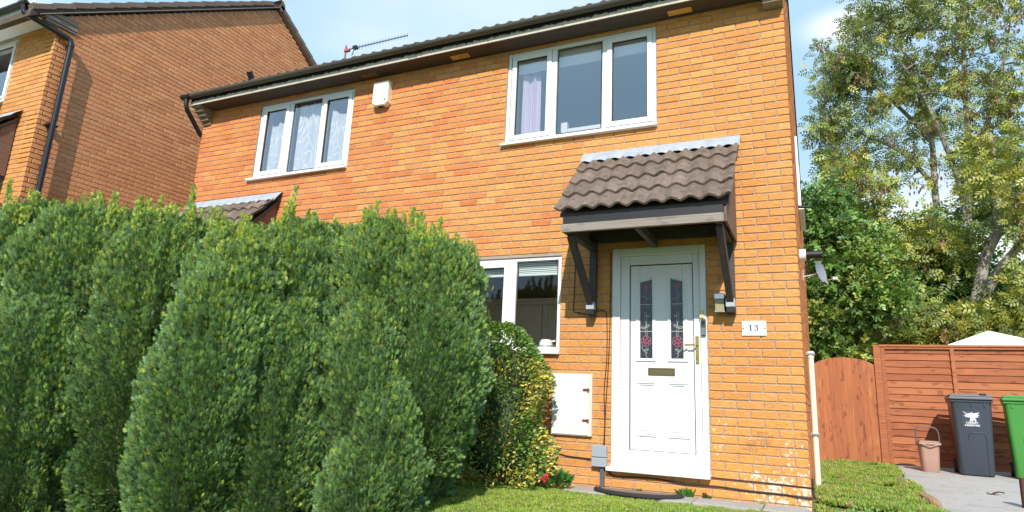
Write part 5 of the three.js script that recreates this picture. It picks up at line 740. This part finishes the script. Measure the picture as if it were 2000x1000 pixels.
// ------------------------------------------------------------------ trees behind the fence
const pinnate = leafGeo([...blade(0, 0.78, 0, 0, 0.30, 0.075, -0.05), ...[[0.2, 1], [0.42, 1.05], [0.62, 1.0]].flatMap(([y, k]) => [...blade(0, y, 0, 1.0, 0.36 * k, 0.075, -0.10, 0.03), ...blade(0, y, 0, -1.0, 0.36 * k, 0.075, -0.14, -0.03)])]);
const broad = leafGeo([...blade(0, 0.0, 0, 0.2, 0.55, 0.17, 0.1), ...blade(0, 0.25, 0, 0.9, 0.5, 0.16, -0.15), ...blade(0, 0.3, 0, -0.8, 0.52, 0.16, 0.2), ...blade(0, 0.5, 0, 0.1, 0.55, 0.17, -0.2)]);
const keys = leafGeo([0, 1, 2, 3, 4, 5].flatMap(i => blade((i % 3 - 1) * 0.13, -0.1 * (i > 2), 0.1 * (i & 1), Math.PI + (i % 3 - 1) * 0.25, 0.7, 0.075, 0.1 * (i & 1))));
function taperTube(pts, r0, r1, seg, rad) {
  const c = new THREE.CatmullRomCurve3(pts, false, 'catmullrom', 0.5), g = new THREE.TubeGeometry(c, seg, 1, rad), p = g.attributes.position, v = V();
  for (let j = 0; j <= seg; j++) { const q = c.getPointAt(j / seg), r = lerp(r0, r1, Math.pow(j / seg, 0.8)); for (let i = 0; i <= rad; i++) { const k = j * (rad + 1) + i; v.fromBufferAttribute(p, k).sub(q).multiplyScalar(r).add(q); p.setXYZ(k, v.x, v.y, v.z); } }
  return plain(g);
}
// stems = polylines with radii; blobs = ellipsoids [x,y,z,rx,ry,rz] that the crown fills; targets shoot out of the nearest wood
function tree(name, label, category, o) {
  const R = rng(o.seed), t = thing(name, label, category, [o.stems[0].p[0][0], o.stems[0].p[0][1], o.stems[0].p[0][2]], 0, o.group), O = V(...o.stems[0].p[0]);
  const nodes = [], wood = [], limbs = [];
  for (const s of o.stems) { const pts = s.p.map(p => V(...p).sub(O)); wood.push(taperTube(pts, s.r0, s.r1, 24, 9)); const c = new THREE.CatmullRomCurve3(pts); for (let i = 4; i <= 24; i++) nodes.push({ p: c.getPointAt(i / 24), r: lerp(s.r0, s.r1, i / 24) * 0.6, d: c.getTangentAt(i / 24) }); }
  const targets = [];
  for (const [x, y, z, rx, ry, rz, n] of o.blobs) for (let i = 0; i < n; i++) { const a = V(R() - 0.5, R() - 0.5, R() - 0.5).normalize().multiplyScalar(Math.pow(R(), 0.42)); targets.push(V(x + a.x * rx, y + a.y * ry, z + a.z * rz).sub(O)); }
  const dist = p => { let b = 1e9, k; for (const n of nodes) { const dx = p.x - n.p.x, dy = p.y - n.p.y, dz = p.z - n.p.z, d = dx * dx + dz * dz + (dy > 0 ? dy * dy * 0.8 : dy * dy * 2.6); if (d < b) { b = d; k = n; } } return [b, k]; };
  targets.sort((a, b) => dist(a)[0] - dist(b)[0]);
  const leaves = [], seeds = [];
  for (const p of targets) {
    const [, n] = dist(p), L = p.distanceTo(n.p), mid = n.p.clone().lerp(p, 0.5).add(V((R() - 0.5) * 0.2, (0.10 + 0.1 * R()) * (p.y > n.p.y ? -1 : 1.2), (R() - 0.5) * 0.2).multiplyScalar(L)), r0 = Math.min(n.r, 0.012 + 0.022 * L) * o.thick;
    const q1 = n.p.clone().lerp(mid, 0.5).add(n.d.clone().multiplyScalar(L * 0.08)); const pts = [n.p.clone(), q1, mid, p]; limbs.push(taperTube(pts, r0, 0.006, 9, 5));
    const c = new THREE.CatmullRomCurve3(pts); for (let i = 3; i <= 9; i++) nodes.push({ p: c.getPointAt(i / 9), r: lerp(r0, 0.008, i / 9), d: c.getTangentAt(i / 9) });
    const m = Math.round(o.per * (0.5 + R())), hue = R(), cr = o.cluster * (0.7 + 0.6 * R());
    for (let i = 0; i < m; i++) { const s = 0.45 + 0.55 * Math.pow(R(), 0.6), b = c.getPointAt(s), a = V(R() - 0.5, (R() - 0.5) * 0.8, R() - 0.5).normalize().multiplyScalar(cr * Math.pow(R(), 0.6)), j = 0.7 + 0.6 * R(), k = o.colors[Math.floor(clamp((hue * 0.75 + R() * 0.25)) * o.colors.length * 0.999)]; leaves.push([b.x + a.x, b.y + a.y, b.z + a.z, a.x + (R() - 0.5) * 0.6, a.y * 0.5 + (R() - 0.65) * 0.5, a.z + (R() - 0.5) * 0.6, R() * 6.28, o.size * (0.7 + 0.6 * R()), k[0] * j, k[1] * j, k[2] * j]); }
    if (R() < o.keys) for (let i = 0; i < 18; i++) { const a = V(R() - 0.5, R() - 0.8, R() - 0.5).multiplyScalar(0.34), j = 0.7 + 0.6 * R(); seeds.push([p.x + a.x, p.y + a.y, p.z + a.z, (R() - 0.5) * 0.5, 1, (R() - 0.5) * 0.5, R() * 6, 0.16, 0.28 * j, 0.14 * j, 0.075 * j]); }
  }
  obj('trunk', wood, o.bark, t); obj('branches', limbs, o.limb || M.twig, t).userData.kind = 'stuff';
  scatter('crown', o.leaf, o.mat || M.leaf, leaves, t); if (seeds.length) scatter('seed_bunches', keys, M.leaf, seeds, t);
  return leaves.length;
}
const ashC = [[0.150, 0.206, 0.050], [0.213, 0.269, 0.056], [0.275, 0.325, 0.062], [0.362, 0.400, 0.062], [0.188, 0.250, 0.062], [0.450, 0.450, 0.062], [0.562, 0.500, 0.062]];
const greenC = [[0.08, 0.17, 0.04], [0.12, 0.25, 0.05], [0.17, 0.32, 0.06], [0.24, 0.38, 0.07], [0.34, 0.40, 0.07]];
nLeaf += tree('ash_tree', 'tall pale-barked tree with open crown and brown seed bunches behind the fence', 'tree', {
  seed: 1201, thick: 1.35, bark: M.paleBark, limb: std([0.34, 0.30, 0.25], 0.9), leaf: pinnate, size: 0.29, per: 19, cluster: 0.32, keys: 0.4, colors: ashC,
  stems: [
    { p: [[3.85, 0.1, -14.2], [3.87, 3.0, -14.1], [3.9, 5.4, -14], [4.2, 7.8, -14], [4.3, 10.1, -14], [4.6, 13.2, -14.2]], r0: 0.20, r1: 0.03 },
    { p: [[3.2, 0.1, -14.3], [3.25, 3, -14.1], [3.30, 5.3, -14], [3.32, 6.9, -14], [3.36, 8.7, -14], [3.0, 10.6, -13.8], [2.5, 12.6, -13.6]], r0: 0.17, r1: 0.03 },
    { p: [[4.0, 5.8, -14], [3.8, 7.3, -13.8], [3.2, 9.2, -13.2], [2.6, 10.4, -12.8]], r0: 0.10, r1: 0.03 },
    { p: [[3.34, 7.0, -14], [2.6, 7.9, -13.6], [1.7, 8.4, -13.2], [0.9, 8.9, -13]], r0: 0.07, r1: 0.02 },
    { p: [[3.36, 8.4, -14], [2.4, 9.6, -13.6], [1.6, 10.4, -13.2], [0.9, 10.5, -13]], r0: 0.07, r1: 0.02 },
    { p: [[4.2, 7.6, -14], [5.0, 9.4, -14.4], [5.6, 11.6, -14.6]], r0: 0.09, r1: 0.03 }],
  blobs: [[2.7, 11.6, -13.4, 1.9, 2.3, 2.2, 105], [4.9, 12.2, -14.2, 1.8, 2.6, 2.2, 80], [1.35, 10.2, -13.2, 1.05, 1.5, 1.4, 52], [5.4, 9.2, -14.2, 1.3, 1.6, 1.5, 50], [3.3, 9.0, -13.6, 1.5, 1.2, 1.5, 40], [0.95, 8.4, -13.2, 0.85, 0.9, 1.0, 30], [2.2, 7.6, -13.4, 1.5, 0.9, 1.2, 26], [4.6, 7.2, -13.6, 1.0, 0.8, 1.0, 18]] });
nLeaf += tree('leaning_tree', 'tree with thick pale leaning trunks at the picture edge behind the fence', 'tree', {
  seed: 88, thick: 1, bark: M.paleBark, limb: M.twig, leaf: pinnate, size: 0.29, per: 30, cluster: 0.45, keys: 0.15, colors: [...ashC, [0.3, 0.3, 0.04]],
  stems: [{ p: [[2.9, 0.1, -10.6], [3.05, 2.2, -10.4], [3.35, 3.7, -10.2], [3.62, 4.5, -10.1], [4.0, 5.0, -10], [4.8, 6.2, -10]], r0: 0.16, r1: 0.09 }, { p: [[3.1, 2.4, -10.4], [3.5, 3.6, -9.9], [3.95, 4.25, -9.7], [4.8, 5.2, -9.6]], r0: 0.10, r1: 0.065 }, { p: [[3.7, 4.6, -10.1], [3.85, 5.8, -10.2], [3.9, 7.0, -10.4]], r0: 0.08, r1: 0.03 }],
  blobs: [[4.1, 6.4, -10.6, 0.9, 0.9, 1.0, 22], [3.3, 2.6, -9.6, 1.1, 0.65, 0.7, 36], [4.5, 3.3, -9.6, 0.8, 0.7, 0.7, 26], [2.7, 4.6, -10.8, 0.5, 0.5, 0.6, 12], [3.9, 4.9, -9.5, 0.9, 0.8, 0.5, 14]] });
const SH = 'leafy trees crowded behind the fence and gate';
nLeaf += tree('leafy_tree', 'bushy green tree close to the house flank behind the gate', 'tree', { seed: 51, thick: 1, bark: M.stem, leaf: broad, size: 0.17, per: 74, cluster: 0.42, keys: 0.12, colors: greenC, group: SH,
  stems: [{ p: [[0.5, 0.1, -9.2], [0.55, 1.6, -9.2], [0.5, 3.2, -9.1], [0.6, 4.6, -9.1]], r0: 0.10, r1: 0.03 }, { p: [[0.5, 0.8, -9.2], [0.9, 2.2, -8.8], [1.3, 3.6, -8.6], [1.5, 4.3, -8.5]], r0: 0.06, r1: 0.02 }],
  blobs: [[0.55, 4.2, -9.0, 0.75, 1.0, 0.9, 54], [0.45, 2.7, -8.8, 0.75, 1.1, 0.9, 58], [1.2, 3.4, -8.6, 0.6, 0.9, 0.7, 40], [0.4, 5.3, -9.2, 0.5, 0.5, 0.6, 14]] });
nLeaf += tree('leafy_tree', 'thin-leaved tree with brown seed bunches between the gate and the tall pale tree', 'tree', { seed: 52, thick: 1, bark: M.stem, leaf: pinnate, size: 0.29, per: 24, cluster: 0.42, keys: 0.6, colors: ashC, group: SH,
  stems: [{ p: [[1.9, 0.1, -11], [1.9, 2.0, -11], [1.8, 4.0, -11], [1.5, 6.2, -11]], r0: 0.12, r1: 0.03 }, { p: [[1.9, 2.2, -11], [2.4, 4.0, -10.8], [2.7, 5.2, -10.6]], r0: 0.07, r1: 0.02 }],
  blobs: [[1.25, 5.6, -10.9, 0.8, 1.1, 0.9, 34], [1.9, 4.2, -10.6, 1.0, 0.9, 0.9, 48], [1.7, 2.6, -10.4, 0.9, 0.9, 0.8, 46], [0.8, 6.6, -11, 0.6, 0.6, 0.7, 12], [2.6, 5.0, -10.8, 0.6, 0.8, 0.8, 18]] });
nLeaf += tree('leafy_tree', 'dense dark green tree straight behind the fence panel', 'tree', { seed: 53, thick: 1, bark: M.stem, leaf: broad, size: 0.19, per: 80, cluster: 0.48, keys: 0.1, colors: greenC.slice(0, 4), group: SH,
  stems: [{ p: [[2.5, 0.1, -11.8], [2.55, 1.8, -11.8], [2.7, 3.6, -11.8], [2.8, 5.0, -11.8]], r0: 0.13, r1: 0.03 }],
  blobs: [[2.4, 2.6, -11.2, 1.0, 1.2, 0.9, 60], [3.2, 3.8, -11.9, 1.0, 1.1, 0.9, 60], [3.6, 2.4, -11.4, 1.0, 0.9, 0.8, 40], [3.2, 5.2, -12.6, 0.7, 0.7, 0.8, 16]] });
nLeaf += tree('leafy_tree', 'yellow-green tree low behind the white gazebo', 'tree', { seed: 54, thick: 1, bark: M.stem, leaf: broad, size: 0.18, per: 70, cluster: 0.46, keys: 0.1, colors: [...greenC.slice(1), [0.28, 0.28, 0.045]], group: SH,
  stems: [{ p: [[4.9, 0.1, -12.4], [4.9, 2.0, -12.4], [4.8, 3.8, -12.4]], r0: 0.13, r1: 0.03 }],
  blobs: [[4.6, 3.2, -11.8, 1.1, 1.1, 0.9, 60], [5.6, 3.8, -12.2, 1.1, 1.4, 1.0, 60], [4.2, 2.2, -11.8, 0.8, 0.7, 0.8, 30], [5.2, 6.6, -14.6, 1.3, 1.4, 1.0, 50]] });
nLeaf += tree('leafy_tree', 'shaded dark tree at the back filling the gap low behind the gate', 'tree', { seed: 55, thick: 1, bark: M.stem, leaf: broad, size: 0.24, per: 80, cluster: 0.6, keys: 0, colors: greenC.slice(0, 3), group: SH,
  stems: [{ p: [[1.2, 0.1, -15], [1.2, 2.0, -15], [1.3, 4.2, -15]], r0: 0.14, r1: 0.03 }, { p: [[3.0, 0.1, -16.2], [3.1, 2.0, -16.2], [3.2, 4.2, -16.2]], r0: 0.14, r1: 0.03 }],
  blobs: [[1.0, 2.8, -14.6, 1.6, 2.0, 1.0, 90], [3.2, 2.4, -15.6, 1.6, 1.9, 1.0, 70], [5.2, 2.8, -16, 1.6, 2.2, 1.0, 60]] });
console.log('leaf pieces', nLeaf);
scene.traverse(o => { if (o.isMesh) { o.castShadow = true; o.receiveShadow = true; } });
renderer.setSize(2000, 1000);
renderer.render(scene, camera);
